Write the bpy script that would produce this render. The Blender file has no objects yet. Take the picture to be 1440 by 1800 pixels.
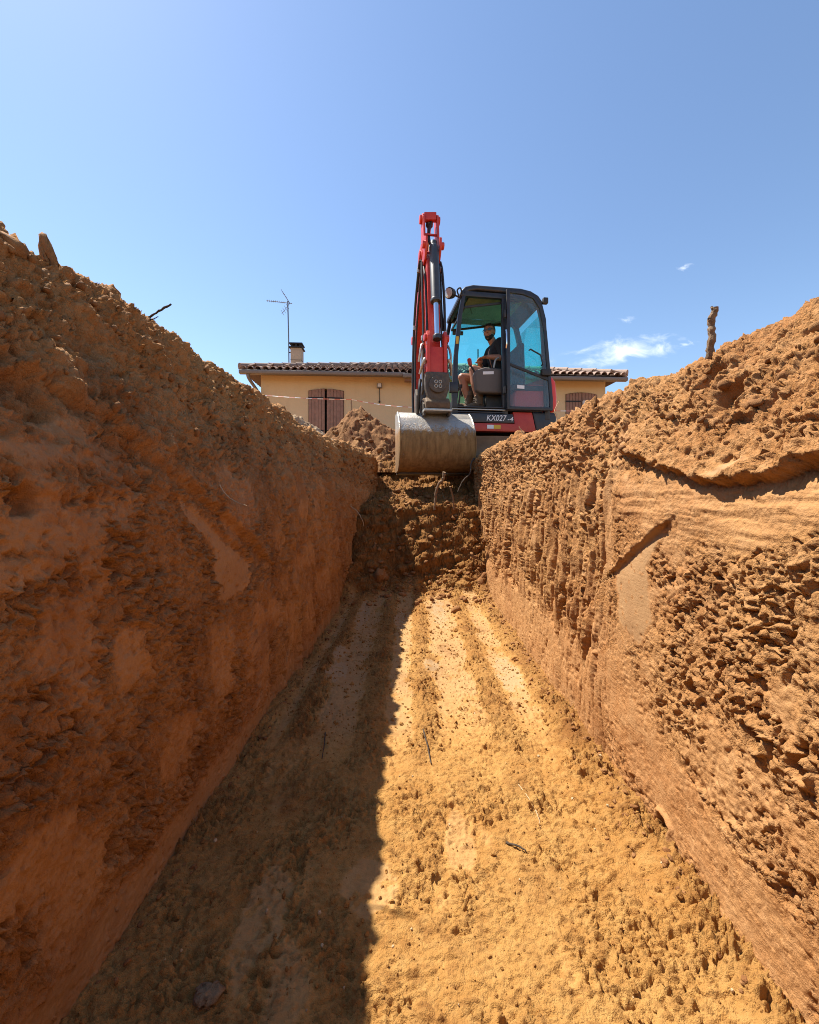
import bpy, bmesh, math, random
import numpy as np
from mathutils import Matrix, Vector

random.seed(7)
RNG = np.random.default_rng(11)
scene = bpy.context.scene
COL = scene.collection
R = math.radians

# ---------------------------------------------------------------- camera
cam = bpy.data.cameras.new('camera')
cam.sensor_fit = 'HORIZONTAL'
cam.sensor_width = 36.0
cam.lens = 18.0                       # phone ultra-wide
cam.shift_x = -7.0 / 1440
cam.shift_y = -27.0 / 1440
cam.clip_start = 0.02
cam.clip_end = 2000
cam_o = bpy.data.objects.new('camera', cam)
COL.objects.link(cam_o)
cam_o.location = (0, 0, 1.0)
cam_o.rotation_euler = (R(90), 0, 0)
scene.camera = cam_o

# ---------------------------------------------------------------- light
SUN = Vector((-0.52, 0.32, 1.0)).normalized()      # direction towards the sun
sun_elev = math.asin(SUN.z)
sun_az = math.atan2(SUN.x, SUN.y)                  # from +Y, clockwise
world = bpy.data.worlds.new('World')
scene.world = world
world.use_nodes = True
wt = world.node_tree
wt.nodes.clear()
w_out = wt.nodes.new('ShaderNodeOutputWorld')
w_bg = wt.nodes.new('ShaderNodeBackground')
w_bg.inputs['Strength'].default_value = 0.095
w_sky = wt.nodes.new('ShaderNodeTexSky')
w_sky.sky_type = 'NISHITA'
w_sky.sun_disc = False
w_sky.sun_elevation = sun_elev
w_sky.sun_rotation = sun_az
w_sky.altitude = 150
w_sky.air_density = 1.1
w_sky.dust_density = 0.3
w_sky.ozone_density = 3.0
# a few thin fair-weather clouds, placed by direction in the sky
w_tc = wt.nodes.new('ShaderNodeTexCoord')
def wn(t, **kw):
    n = wt.nodes.new(t)
    for k, v in kw.items():
        setattr(n, k, v)
    return n
def wmath(op, a, b=None, c=None, clamp=False):
    n = wn('ShaderNodeMath', operation=op, use_clamp=clamp)
    for i, v in enumerate((a, b, c)):
        if v is None:
            continue
        if isinstance(v, (int, float)):
            n.inputs[i].default_value = v
        else:
            wt.links.new(v, n.inputs[i])
    return n.outputs[0]
w_sep = wn('ShaderNodeSeparateXYZ')
wt.links.new(w_tc.outputs['Generated'], w_sep.inputs[0])
ydiv = wmath('MAXIMUM', w_sep.outputs[1], 0.05)
sa = wmath('DIVIDE', w_sep.outputs[0], ydiv)
sb = wmath('DIVIDE', w_sep.outputs[2], ydiv)
w_map = wn('ShaderNodeCombineXYZ')
wt.links.new(sa, w_map.inputs[0]); wt.links.new(sb, w_map.inputs[1])
def cloud(ca, cb, ra, rb, tilt, scale, lo, hi, amount):
    da = wmath('SUBTRACT', sa, ca); db = wmath('SUBTRACT', sb, cb)
    ct, st = math.cos(tilt), math.sin(tilt)
    p = wmath('ADD', wmath('MULTIPLY', da, ct / ra), wmath('MULTIPLY', db, st / ra))
    q = wmath('ADD', wmath('MULTIPLY', da, -st / rb), wmath('MULTIPLY', db, ct / rb))
    r2 = wmath('ADD', wmath('MULTIPLY', p, p), wmath('MULTIPLY', q, q))
    body = wmath('SUBTRACT', 1.0, wmath('SQRT', r2))
    n = wn('ShaderNodeTexNoise'); n.inputs['Scale'].default_value = scale
    n.inputs['Detail'].default_value = 7; n.inputs['Roughness'].default_value = 0.6
    n.inputs['Distortion'].default_value = 0.6
    mp = wn('ShaderNodeMapping'); mp.inputs['Scale'].default_value = (1, 2.0, 1)
    mp.inputs['Location'].default_value = (ca * 3, 1.7, 0)
    wt.links.new(w_map.outputs[0], mp.inputs[0]); wt.links.new(mp.outputs[0], n.inputs['Vector'])
    s = wmath('ADD', body, wmath('MULTIPLY', wmath('SUBTRACT', n.outputs[0], 0.5), 2.6))
    mr = wn('ShaderNodeMapRange', interpolation_type='SMOOTHSTEP')
    mr.inputs[1].default_value = lo; mr.inputs[2].default_value = hi
    mr.inputs[4].default_value = amount
    wt.links.new(s, mr.inputs[0])
    return mr.outputs[0]
c_all = cloud(0.515, 0.358, 0.15, 0.036, 0.14, 14, -0.05, 1.25, 0.75)
for cc in ((0.665, 0.56, 0.03, 0.012, 0.3, 40, 0.3, 1.2, 0.4), (0.52, 0.432, 0.04, 0.012, 0.2, 40, 0.4, 1.3, 0.35),
           (0.665, 0.372, 0.025, 0.012, 0.1, 45, 0.3, 1.2, 0.35)):
    c_all = wmath('MAXIMUM', c_all, cloud(*cc))
c_all = wmath('MULTIPLY', c_all, wmath('GREATER_THAN', w_sep.outputs[1], 0.06))
w_mix = wn('ShaderNodeMixRGB')
wt.links.new(c_all, w_mix.inputs[0])
wt.links.new(w_sky.outputs[0], w_mix.inputs[1])
w_mix.inputs[2].default_value = (7.6, 7.9, 8.2, 1)
wt.links.new(w_mix.outputs[0], w_bg.inputs[0])
wt.links.new(w_bg.outputs[0], w_out.inputs[0])

sun = bpy.data.lights.new('sun', 'SUN')
sun.energy = 5.0
sun.angle = R(0.5)
sun.color = (1.0, 0.94, 0.84)
sun_o = bpy.data.objects.new('sun', sun)
COL.objects.link(sun_o)
sun_o.rotation_euler = SUN.to_track_quat('Z', 'Y').to_euler()
sun_o.location = (-6, 6, 12)

vs = scene.view_settings
vs.view_transform = 'Standard'
vs.look = 'None'
vs.gamma = 1
vs.exposure = 1.1
vs.use_curve_mapping = False
scene.cycles.max_bounces = 10
scene.cycles.diffuse_bounces = 4
scene.cycles.transparent_max_bounces = 16
scene.cycles.use_denoising = True
scene.cycles.denoising_prefilter = 'NONE'
scene.cycles.filter_width = 1.0
scene.cycles.sample_clamp_indirect = 6.0

# ---------------------------------------------------------------- noise
_perm = np.random.default_rng(3).permutation(256).astype(np.int32)
_perm = np.concatenate([_perm, _perm])
_ang = np.random.default_rng(5).random(256) * 2 * np.pi
_gx = np.cos(_ang).astype(np.float32); _gy = np.sin(_ang).astype(np.float32)

def perlin(x, y, seed=0):
    x = np.asarray(x, np.float32); y = np.asarray(y, np.float32)
    xi = np.floor(x).astype(np.int32); yi = np.floor(y).astype(np.int32)
    xf = x - xi; yf = y - yi
    u = xf * xf * xf * (xf * (xf * 6 - 15) + 10)
    v = yf * yf * yf * (yf * (yf * 6 - 15) + 10)
    a = _perm[(xi + seed * 37) & 255]; b = _perm[(xi + 1 + seed * 37) & 255]
    y0 = (yi + seed * 101) & 255; y1 = (yi + 1 + seed * 101) & 255
    h00 = _perm[a + y0]; h10 = _perm[b + y0]; h01 = _perm[a + y1]; h11 = _perm[b + y1]
    n00 = _gx[h00] * xf + _gy[h00] * yf
    n10 = _gx[h10] * (xf - 1) + _gy[h10] * yf
    n01 = _gx[h01] * xf + _gy[h01] * (yf - 1)
    n11 = _gx[h11] * (xf - 1) + _gy[h11] * (yf - 1)
    nx0 = n00 + u * (n10 - n00); nx1 = n01 + u * (n11 - n01)
    return (nx0 + v * (nx1 - nx0)) * 1.5

def fbm(x, y, s, octs=4, seed=0, rough=0.5):
    """s = size of the largest feature in metres"""
    f = 1.0 / s; a = 1.0; t = 0; norm = 0
    for i in range(octs):
        t = t + a * perlin(x * f, y * f, seed + i * 7); norm += a
        f *= 2.03; a *= rough
    return t / norm

def billow(x, y, s, octs=3, seed=0, rough=0.5):
    """rounded lumps parted by creases; about -1..1"""
    f = 1.0 / s; a = 1.0; t = 0; norm = 0
    for i in range(octs):
        t = t + a * np.abs(perlin(x * f, y * f, seed + i * 7)); norm += a
        f *= 2.1; a *= rough
    return t / norm * 2.6 - 0.8

def worley(x, y, s, seed=0):
    """distance to the nearest and the second cell point, and a value per cell"""
    x = np.asarray(x, np.float32) / s; y = np.asarray(y, np.float32) / s
    xi = np.floor(x).astype(np.int32); yi = np.floor(y).astype(np.int32)
    d1 = np.full(x.shape, 9, np.float32); d2 = d1.copy(); cid = np.zeros(x.shape, np.float32)
    for i in (-1, 0, 1):
        for j in (-1, 0, 1):
            h = _perm[_perm[(xi + i + seed * 17) & 255] + ((yi + j + seed * 53) & 255)]
            h2 = _perm[h + 71]
            dx = xi + i + h / 256.0 - x; dy = yi + j + h2 / 256.0 - y
            d = np.sqrt(dx * dx + dy * dy).astype(np.float32)
            near = d < d1
            d2 = np.where(near, d1, np.minimum(d2, d))
            cid = np.where(near, _perm[h + 13] / 256.0, cid)
            d1 = np.where(near, d, d1)
    return d1, d2, cid

def sstep(a, b, x):
    t = np.clip((x - a) / (b - a), 0, 1)
    return t * t * (3 - 2 * t)

def poly_sd(px, py, pts):
    """signed distance to a polygon, positive inside"""
    d = np.full(px.shape, 1e9, np.float32); inside = np.zeros(px.shape, bool)
    n = len(pts)
    for i in range(n):
        ax, ay = pts[i]; bx, by = pts[(i + 1) % n]
        ex, ey = bx - ax, by - ay
        t = np.clip(((px - ax) * ex + (py - ay) * ey) / (ex * ex + ey * ey + 1e-12), 0, 1)
        d = np.minimum(d, (px - ax - t * ex) ** 2 + (py - ay - t * ey) ** 2)
        c = ((ay > py) != (by > py))
        with np.errstate(divide='ignore', invalid='ignore'):
            xx = (bx - ax) * (py - ay) / (by - ay if by != ay else 1e-9) + ax
        inside ^= c & (px < xx)
    d = np.sqrt(d)
    return np.where(inside, d, -d)

def line_d(px, py, pts):
    """distance to a polyline and signed side (positive = left of travel)"""
    best = np.full(px.shape, 1e9, np.float32); side = np.zeros(px.shape, np.float32)
    for (ax, ay), (bx, by) in zip(pts[:-1], pts[1:]):
        ex, ey = bx - ax, by - ay
        t = np.clip(((px - ax) * ex + (py - ay) * ey) / (ex * ex + ey * ey), 0, 1)
        qx = px - ax - t * ex; qy = py - ay - t * ey
        d = np.sqrt(qx * qx + qy * qy)
        near = d < best
        best = np.where(near, d, best)
        side = np.where(near, np.sign(ex * qy - ey * qx), side)
    return best, side

# ---------------------------------------------------------------- mesh helpers
def tag(o, label=None, cat=None, group=None, kind=None):
    if label: o['label'] = label
    if cat: o['category'] = cat
    if group: o['group'] = group
    if kind: o['kind'] = kind
    return o

def np_mesh(name, V, F, mat, smooth=True, attrs=None):
    """V (n,3), F (m,3|4) numpy -> object"""
    me = bpy.data.meshes.new(name)
    V = np.ascontiguousarray(V, np.float32); F = np.ascontiguousarray(F, np.int32)
    k = F.shape[1]
    me.vertices.add(len(V)); me.vertices.foreach_set('co', V.ravel())
    me.loops.add(F.size); me.loops.foreach_set('vertex_index', F.ravel())
    me.polygons.add(len(F))
    me.polygons.foreach_set('loop_start', np.arange(0, F.size, k, dtype=np.int32))
    me.polygons.foreach_set('use_smooth', np.full(len(F), smooth))
    me.update(calc_edges=True)
    for an, av in (attrs or {}).items():
        at = me.attributes.new(an, 'FLOAT', 'POINT')
        at.data.foreach_set('value', np.ascontiguousarray(av, np.float32).ravel())
    if mat: me.materials.append(mat)
    o = bpy.data.objects.new(name, me)
    COL.objects.link(o)
    return o

def grid_faces(n, m, flip=False):
    i = np.arange(n * m, dtype=np.int32).reshape(n, m)
    a, b, c, d = i[:-1, :-1], i[1:, :-1], i[1:, 1:], i[:-1, 1:]
    q = np.stack([a, b, c, d] if not flip else [a, d, c, b], -1)
    return q.reshape(-1, 4)

def grid_normals(P):
    du = np.gradient(P, axis=0); dv = np.gradient(P, axis=1)
    n = np.cross(du, dv)
    return n / (np.linalg.norm(n, axis=-1, keepdims=True) + 1e-9)

# ---------------------------------------------------------------- materials
def new_mat(name):
    m = bpy.data.materials.new(name)
    m.use_nodes = True
    nt = m.node_tree
    nt.nodes.clear()
    out = nt.nodes.new('ShaderNodeOutputMaterial')
    b = nt.nodes.new('ShaderNodeBsdfPrincipled')
    nt.links.new(b.outputs[0], out.inputs[0])
    return m, nt, b, out

def nd(nt, t, ins=None, **kw):
    n = nt.nodes.new(t)
    for k, v in kw.items(): setattr(n, k, v)
    for k, v in (ins or {}).items():
        if hasattr(v, 'is_output') or isinstance(v, bpy.types.NodeSocket): nt.links.new(v, n.inputs[k])
        else: n.inputs[k].default_value = v
    return n

def noise(nt, vec, scale, detail=4, rough=0.55, dist=0.0):
    return nd(nt, 'ShaderNodeTexNoise', {'Vector': vec, 'Scale': scale, 'Detail': detail, 'Roughness': rough, 'Distortion': dist})

def ramp(nt, fac, stops):
    n = nd(nt, 'ShaderNodeValToRGB', {0: fac})
    e = n.color_ramp.elements
    while len(e) < len(stops): e.new(0.5)
    for i, (p, c) in enumerate(stops):
        e[i].position = p; e[i].color = (*c, 1) if len(c) == 3 else c
    return n.outputs[0]

def mix(nt, fac, a, b, mode='MIX'):
    n = nd(nt, 'ShaderNodeMixRGB', blend_type=mode)
    for i, v in enumerate((fac, a, b)):
        if isinstance(v, bpy.types.NodeSocket): nt.links.new(v, n.inputs[i])
        elif isinstance(v, (int, float)): n.inputs[i].default_value = v
        else: n.inputs[i].default_value = (*v, 1)
    return n.outputs[0]

def mathn(nt, op, a, b=0.0, clamp=False):
    n = nd(nt, 'ShaderNodeMath', operation=op, use_clamp=clamp)
    for i, v in enumerate((a, b)):
        if isinstance(v, bpy.types.NodeSocket): nt.links.new(v, n.inputs[i])
        else: n.inputs[i].default_value = v
    return n.outputs[0]

def mat_earth(name, dry, damp, red, pale, bump=0.7, smooth_rough=0.75, k=0.80):
    dry, damp, red, pale = [tuple(c * k for c in q) for q in (dry, damp, red, pale)]
    m, nt, b, out = new_mat(name)
    tc = nd(nt, 'ShaderNodeTexCoord').outputs['Object']
    at = nd(nt, 'ShaderNodeAttribute', attribute_name='smear').outputs['Fac']
    at2 = nd(nt, 'ShaderNodeAttribute', attribute_name='tone').outputs['Fac']
    n1 = noise(nt, tc, 2.2, 5, 0.6, 0.4).outputs[0]
    n2 = noise(nt, tc, 26, 5, 0.65).outputs[0]
    n3 = noise(nt, tc, 170, 3, 0.6).outputs[0]
    c = mix(nt, ramp(nt, n1, [(0.38, (0, 0, 0)), (0.62, (1, 1, 1))]), dry, red)
    c = mix(nt, mathn(nt, 'MULTIPLY', ramp(nt, n2, [(0.45, (0, 0, 0)), (0.68, (1, 1, 1))]), 0.55), c, pale)
    c = mix(nt, mathn(nt, 'MULTIPLY', ramp(nt, n3, [(0.35, (1, 1, 1)), (0.55, (0, 0, 0))]), 0.22), c, red)
    c = mix(nt, mathn(nt, 'MULTIPLY', mathn(nt, 'POWER', at, 3.5), 0.95, True), c, damp)
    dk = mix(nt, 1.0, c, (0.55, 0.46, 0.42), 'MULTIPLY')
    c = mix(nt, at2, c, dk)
    nt.links.new(c, b.inputs['Base Color'])
    rg = nd(nt, 'ShaderNodeMapRange', {0: at, 3: 0.95, 4: smooth_rough}).outputs[0]
    nt.links.new(rg, b.inputs['Roughness'])
    b.inputs['Specular IOR Level'].default_value = 0.25
    nb = noise(nt, tc, 330, 4, 0.7).outputs[0]
    nb2 = noise(nt, tc, 90, 4, 0.65).outputs[0]
    h = mathn(nt, 'ADD', mathn(nt, 'MULTIPLY', nb, 0.35), nb2)
    mps = nd(nt, 'ShaderNodeMapping', {0: tc, 'Scale': (60, 16, 120), 'Rotation': (0.6, 0, 0)}).outputs[0]
    h = mathn(nt, 'ADD', h, mathn(nt, 'MULTIPLY', mathn(nt, 'MULTIPLY', noise(nt, mps, 1.0, 4, 0.6).outputs[0], at), 0.7))
    st = nd(nt, 'ShaderNodeMapRange', {0: at, 3: bump, 4: bump * 0.30}).outputs[0]
    bp = nd(nt, 'ShaderNodeBump', {'Strength': st, 'Distance': 0.02, 'Height': h})
    nt.links.new(bp.outputs[0], b.inputs['Normal'])
    return m

def mat_simple(name, col, rough=0.6, metal=0.0, var=0.12, scale=18, bump=0.0, dust=0.0, dust_col=(0.32, 0.22, 0.11), spec=0.5):
    m, nt, b, out = new_mat(name)
    tc = nd(nt, 'ShaderNodeTexCoord').outputs['Object']
    n = noise(nt, tc, scale, 5, 0.6).outputs[0]
    c = mix(nt, ramp(nt, n, [(0.3, (0, 0, 0)), (0.7, (1, 1, 1))]), [x * (1 - var) for x in col], [min(1, x * (1 + var)) for x in col])
    r = rough
    if dust > 0:
        g = nd(nt, 'ShaderNodeNewGeometry').outputs['Normal']
        sz = nd(nt, 'ShaderNodeSeparateXYZ', {0: g}).outputs[2]
        up = nd(nt, 'ShaderNodeMapRange', {0: sz, 1: -0.4, 2: 1.0, 3: 0.25, 4: 1.0}).outputs[0]
        dn = noise(nt, tc, 9, 6, 0.7).outputs[0]
        dn = ramp(nt, dn, [(0.35, (0, 0, 0)), (0.75, (1, 1, 1))])
        f = mathn(nt, 'MULTIPLY', mathn(nt, 'MULTIPLY', dn, up), dust * 2.0, True)
        c = mix(nt, f, c, dust_col)
        r = nd(nt, 'ShaderNodeMapRange', {0: f, 3: rough, 4: 0.92}).outputs[0]
        nt.links.new(r, b.inputs['Roughness'])
    else:
        b.inputs['Roughness'].default_value = rough
    nt.links.new(c, b.inputs['Base Color'])
    b.inputs['Metallic'].default_value = metal
    b.inputs['Specular IOR Level'].default_value = spec
    if bump > 0:
        bp = nd(nt, 'ShaderNodeBump', {'Strength': bump, 'Distance': 0.01, 'Height': noise(nt, tc, scale * 6, 4, 0.6).outputs[0]})
        nt.links.new(bp.outputs[0], b.inputs['Normal'])
    return m

EARTH = dict(dry=(0.50, 0.248, 0.088), damp=(0.44, 0.250, 0.112), red=(0.42, 0.185, 0.060), pale=(0.60, 0.335, 0.148))
M_bank = mat_earth('earth_bank', **EARTH)
M_floor = mat_earth('earth_floor', dry=(0.51, 0.268, 0.076), damp=(0.44, 0.295, 0.150), red=(0.44, 0.208, 0.052), pale=(0.57, 0.335, 0.112))
M_spoil = mat_earth('earth_spoil', dry=(0.40, 0.205, 0.078), damp=(0.35, 0.20, 0.09), red=(0.32, 0.145, 0.052), pale=(0.46, 0.265, 0.115))
M_clod = mat_earth('earth_clod', dry=(0.42, 0.205, 0.075), damp=(0.34, 0.19, 0.09), red=(0.33, 0.15, 0.05), pale=(0.50, 0.285, 0.125), bump=0.5)

# ---------------------------------------------------------------- terrain
ZG = 1.42                              # level of the yard
F_PX, U0, V0 = 720.0, 727.0, 873.0

def spacing(y0, y1, k, mn, back=None):
    ys = []
    y = y0
    while y < y1:
        ys.append(y)
        y += min(max(mn, k * abs(y)), 0.0068 if 3.95 < y < 4.75 else 1)
    ys.append(y1)
    return ys

YS = np.array(list(np.linspace(-3.2, 0.30, 60)) + spacing(0.44, 6.2, 0.0032, 0.0028), np.float32)

def profile_grid(keys, nseg):
    """keys: list of (Y, [(x,z)...]) -> base grid (len(YS), N, 3)"""
    ky = np.array([k[0] for k in keys], np.float32)
    pts = np.array([k[1] for k in keys], np.float32)          # (K, C, 2)
    C = pts.shape[1]
    t = []
    for i, n in enumerate(nseg):
        t += list(i + np.arange(n) / n)
    t = np.array(t + [C - 1.0], np.float32)
    out = np.zeros((len(YS), len(t), 3), np.float32)
    out[..., 1] = YS[:, None]
    for a, ax in ((0, 0), (1, 2)):
        col = np.stack([np.interp(YS, ky, pts[:, c, a]) for c in range(C)], 1)   # (Y, C)
        i0 = np.clip(t.astype(int), 0, C - 2); f = t - i0
        # Catmull-Rom across the control points
        pm = np.concatenate([2 * col[:, :1] - col[:, 1:2], col, 2 * col[:, -1:] - col[:, -2:-1]], 1)
        p0, p1, p2, p3 = pm[:, i0], pm[:, i0 + 1], pm[:, i0 + 2], pm[:, i0 + 3]
        out[..., ax] = 0.5 * ((2 * p1) + (-p0 + p2) * f + (2 * p0 - 5 * p1 + 4 * p2 - p3) * f * f + (-p0 + 3 * p1 - 3 * p2 + p3) * f ** 3)
    return out

def wall_uv(P):
    """surface coordinates: distance along the trench and arc length up the profile"""
    d = np.sqrt(np.diff(P[..., 0], axis=1) ** 2 + np.diff(P[..., 2], axis=1) ** 2)
    s = np.concatenate([np.zeros((P.shape[0], 1), np.float32), np.cumsum(d, 1)], 1)
    return P[..., 1].copy(), s

def grains(x, y, s, seed, cover=0.75):
    """separate rounded grains lying on the surface, 0..1"""
    w = fbm(x, y, s * 1.7, 2, seed + 40) * s * 0.8
    d1, d2, cid = worley(x + w, y - w, s, seed)
    h = np.sqrt(np.clip(1 - (d1 / (0.35 + 0.4 * cid)) ** 2, 0, 1))
    return h * np.where(cid < cover, 0.35 + 0.9 * cid, 0)

def crumbs(a, s, amp, seed, coarse=1.0):
    """crumbly broken earth: grains on lumps on clods, with pits"""
    n = billow(a, s, 0.050, 2, seed) * 0.0042 * coarse
    n = n + billow(a + 3, s, 0.020, 2, seed + 3) * 0.0056
    n = n + grains(a, s, 0.019, seed + 5, 0.55) * 0.0080 * coarse
    n = n + grains(a + 5, s, 0.0092, seed + 6, 0.8) * 0.0062
    pit = fbm(a, s, 0.040, 3, seed + 9, 0.65)
    n = n - sstep(0.14, 0.32, pit) * 0.013
    pit = fbm(a + 2, s, 0.014, 2, seed + 12)
    n = n - sstep(0.15, 0.40, pit) * 0.007
    return n * amp

# ---- right bank ------------------------------------------------------------
def right_bank():
    def prof(x5, z5, dx=0.0, z6=None):
        z6 = z6 or z5 + 0.03
        return [(0.690 + dx, -0.10), (0.715 + dx, 0.0), (0.728 + dx, 0.35), (0.742 + dx, 0.70), (0.762 + dx, 1.02),
                (0.762 + dx + (x5 - 0.762 - dx) * 0.42, 1.02 + (z5 - 1.02) * 0.58), (x5, z5), (x5 + 0.3, z6), (2.0, 1.47), (3.1, 1.30)]
    keys = [(-3.2, prof(0.98, 1.46)), (0.9, prof(0.99, 1.465)), (1.5, prof(0.94, 1.45)), (2.1, prof(0.90, 1.485)), (2.7, prof(0.88, 1.45)),
            (3.4, prof(0.83, 1.48)), (4.3, prof(0.79, 1.49, -0.005)), (4.9, prof(0.75, 1.47, -0.015, 1.46)),
            (5.15, prof(0.80, 1.42, 0.02, 1.44)), (5.5, prof(0.95, 1.38, 0.12, 1.42)), (6.2, prof(1.1, 1.36, 0.2, 1.40))]
    P = profile_grid(keys, [4, 92, 92, 88, 56, 60, 26, 22, 10])
    a, s = wall_uv(P)
    Z = P[..., 2]; Y = P[..., 1]
    def pw(u, v, X=0.745):
        y = X * F_PX / (u - U0)
        return (y, 1.0 + (V0 - v) / F_PX * y)
    def zone(pts, soft, seed, wob=0.03, X=0.745):
        wx = a + fbm(a, s, 0.12, 3, seed) * wob + fbm(a, s, 0.022, 2, seed + 2) * 0.008; wz = Z + fbm(a + 5, s, 0.12, 3, seed + 1) * wob + fbm(a + 5, s, 0.022, 2, seed + 3) * 0.008
        return sstep(-soft, soft, poly_sd(wx, wz, [pw(*p, X) for p in pts]))
    up = sstep(1.04, 1.12, Z + 0.05 * fbm(a, s, 0.3, 2, 2))            # loose upper slope
    top = sstep(1.40, 1.44, Z)
    far = sstep(1.45, 1.75, Y + 0.12 * fbm(a, s, 0.4, 2, 4))           # striated by bucket teeth
    # smeared clay
    sm = np.zeros_like(a)
    for pts, soft, sd in (
        ([(1080, 1000), (1150, 925), (1165, 935), (1135, 1000), (1150, 1085), (1130, 1135), (1095, 1090)], 0.012, 20),
        ([(1060, 740), (1070, 740), (1078, 1000), (1052, 1010)], 0.02, 22),
        ([(975, 1095), (1060, 1165), (1085, 1195), (1050, 1225), (1000, 1190), (960, 1120)], 0.015, 24),
        ([(845, 985), (900, 1035), (985, 1100), (970, 1120), (900, 1080), (845, 1020)], 0.05, 26),
        ([(1000, 1150), (1100, 1290), (1160, 1420), (1250, 1540), (1440, 1800), (1440, 1640), (1240, 1400), (1150, 1260), (1100, 1130)], 0.018, 28),
        ([(1300, 1330), (1360, 1420), (1440, 1520), (1440, 1470), (1380, 1390), (1330, 1320)], 0.012, 30),
        ([(1235, 840), (1270, 815), (1300, 815), (1265, 842)], 0.006, 32),
        ([(1080, 835), (1180, 848), (1300, 850), (1440, 822), (1440, 935), (1300, 960), (1180, 950), (1090, 905)], 0.02, 34)):
        k = zone(pts, soft, sd, 0.02 if soft < 0.013 else 0.045)
        if sd == 34: k = k * 0.55
        if sd in (28, 30, 26, 24, 22): k = k * (0.62 + 0.3 * fbm(a, s, 0.10, 3, 29))
        sm = np.maximum(sm, k)
    lowfar = sstep(0.46, 0.28, Z + 0.07 * fbm(a, s, 0.3, 2, 44)) * far * 0.62
    sm = np.maximum(sm, lowfar)
    patch = sstep(0.12, 0.34, fbm(a, s * 1.3, 0.22, 3, 61)) * 0.7
    sm = np.maximum(sm, patch * (1 - up))
    rough = zone([(1150, 1000), (1230, 985), (1440, 960), (1440, 1380), (1330, 1290), (1240, 1230), (1170, 1120)], 0.04, 40, 0.06)
    rough = np.maximum(rough, zone([(1130, 1140), (1260, 1260), (1440, 1430), (1440, 1640), (1240, 1400)], 0.03, 41, 0.06) * 0.8)
    band = zone([(1080, 830), (1180, 848), (1300, 850), (1500, 815), (1500, 940), (1300, 965), (1180, 955), (1085, 910)], 0.02, 43)
    sm = sm * (1 - 0.6 * sstep(0.28, 0.42, fbm(a, s, 0.028, 3, 48, 0.6)))
    # crumb amplitude
    amp = 0.65 + 0.65 * rough + 0.35 * up * (1 - rough) - 0.15 * band
    amp = amp * (1 - 0.95 * np.clip(sm, 0, 1) ** 0.6)
    amp = amp * (0.65 + 0.6 * sstep(-0.25, 0.35, fbm(a, s, 0.16, 2, 50)))
    # bucket tooth striations on the far part: grooves that run down the wall
    ax = a + 0.035 * fbm(a, s, 0.5, 2, 70)
    stri = fbm(ax * 1.0, s * 0.11, 0.12, 3, 71, 0.6) * 0.075 + billow(ax, s * 0.16, 0.05, 2, 74) * 0.009
    stri = stri * far * (1 - 0.55 * up) * (1 - 1.4 * lowfar)
    gn = np.abs(perlin(ax / 0.085, s / 0.50, 75)) + 0.30 * np.abs(fbm(a, s, 0.06, 3, 76))
    stri = stri - 0.055 * sstep(0.17, 0.04, gn) * far * (1 - 0.35 * up) * (1 - 1.35 * lowfar)
    gn = np.abs(perlin(ax / 0.035, s / 0.32, 77)) + 0.3 * np.abs(fbm(a, s, 0.04, 2, 78))
    stri = stri - 0.026 * sstep(0.22, 0.04, gn) * far * (1 - 0.5 * up) * (1 - 1.2 * lowfar)
    d = crumbs(ax * (1 - 0.55 * far) + 2.0, s * (1 - 0.90 * far * (1 - 0.6 * up)), amp * (1 - 0.35 * far * (1 - up)), 80)
    d = d + stri
    d = d + fbm(a, s, 0.55, 3, 90) * 0.022 + fbm(a, s, 0.16, 2, 91) * 0.010 * (1 - 0.6 * sm)
    # horizontal scrape lines in the band under the ledge
    sc = fbm(a * 0.09, s + 0.02 * fbm(a, s, 0.2, 2, 97), 0.024, 3, 96)
    d = d + sc * 0.010 * band * (1 - 0.4 * sm)
    # the loose upper layer overhangs along a ragged ledge
    led = [pw(*p) for p in ((1560, 770), (1440, 803), (1330, 838), (1250, 851), (1180, 832), (1120, 812), (1075, 797))]
    ld, side = line_d(a + 0.012 * fbm(a, s, 0.04, 3, 99), Z + 0.026 * fbm(a, s, 0.06, 4, 98, 0.65), led)
    on = sstep(1.60, 1.50, Y)
    k = np.tanh(side * ld / 0.005)
    d = d + np.where(k > 0, 0.036 * np.exp(-ld / 0.06), 0.022 * np.exp(-ld / 0.04)) * k * on
    # diagonal edge of the smear: the crumb layer stands proud on its left
    e2 = [pw(*p) for p in ((1160, 925), (1120, 960), (1080, 1002))]
    l2, s2 = line_d(a, Z + 0.006 * fbm(a, s, 0.05, 2, 101), e2)
    d = d + np.tanh(s2 * l2 / 0.006) * 0.012 * np.exp(-l2 / 0.035)
    # sockets where stones or clods were torn out
    for (u, v, r, dep) in ((1180, 1452, 0.026, 0.045), (1340, 1290, 0.022, 0.030), (1420, 1350, 0.02, 0.02), (1230, 1210, 0.020, 0.022),
                           (1290, 700, 0.05, 0.035), (1240, 660, 0.04, 0.03), (1010, 800, 0.05, 0.03), (955, 820, 0.05, 0.03), (1046, 735, 0.05, 0.05)):
        y0, z0 = pw(u, v, 0.745 if v > 780 else 0.86)
        q = np.sqrt((a - y0) ** 2 + (Z - z0) ** 2) / r + 0.45 * fbm(a, s, r * 1.4, 2, int(u))
        d = d - dep * sstep(1.15, 0.75, q) + 0.012 * np.exp(-((q - 1.35) / 0.25) ** 2)
    # clumps on the upper slope and along the ridge
    cl = billow(a, s, 0.15, 3, 110, 0.6) * 0.017 + fbm(a, s, 0.06, 4, 113, 0.7) * 0.013
    d = d + cl * up * (1 - 0.5 * sm)
    d = d + (billow(a, P[..., 0], 0.22, 3, 115) * 0.02) * top
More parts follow.
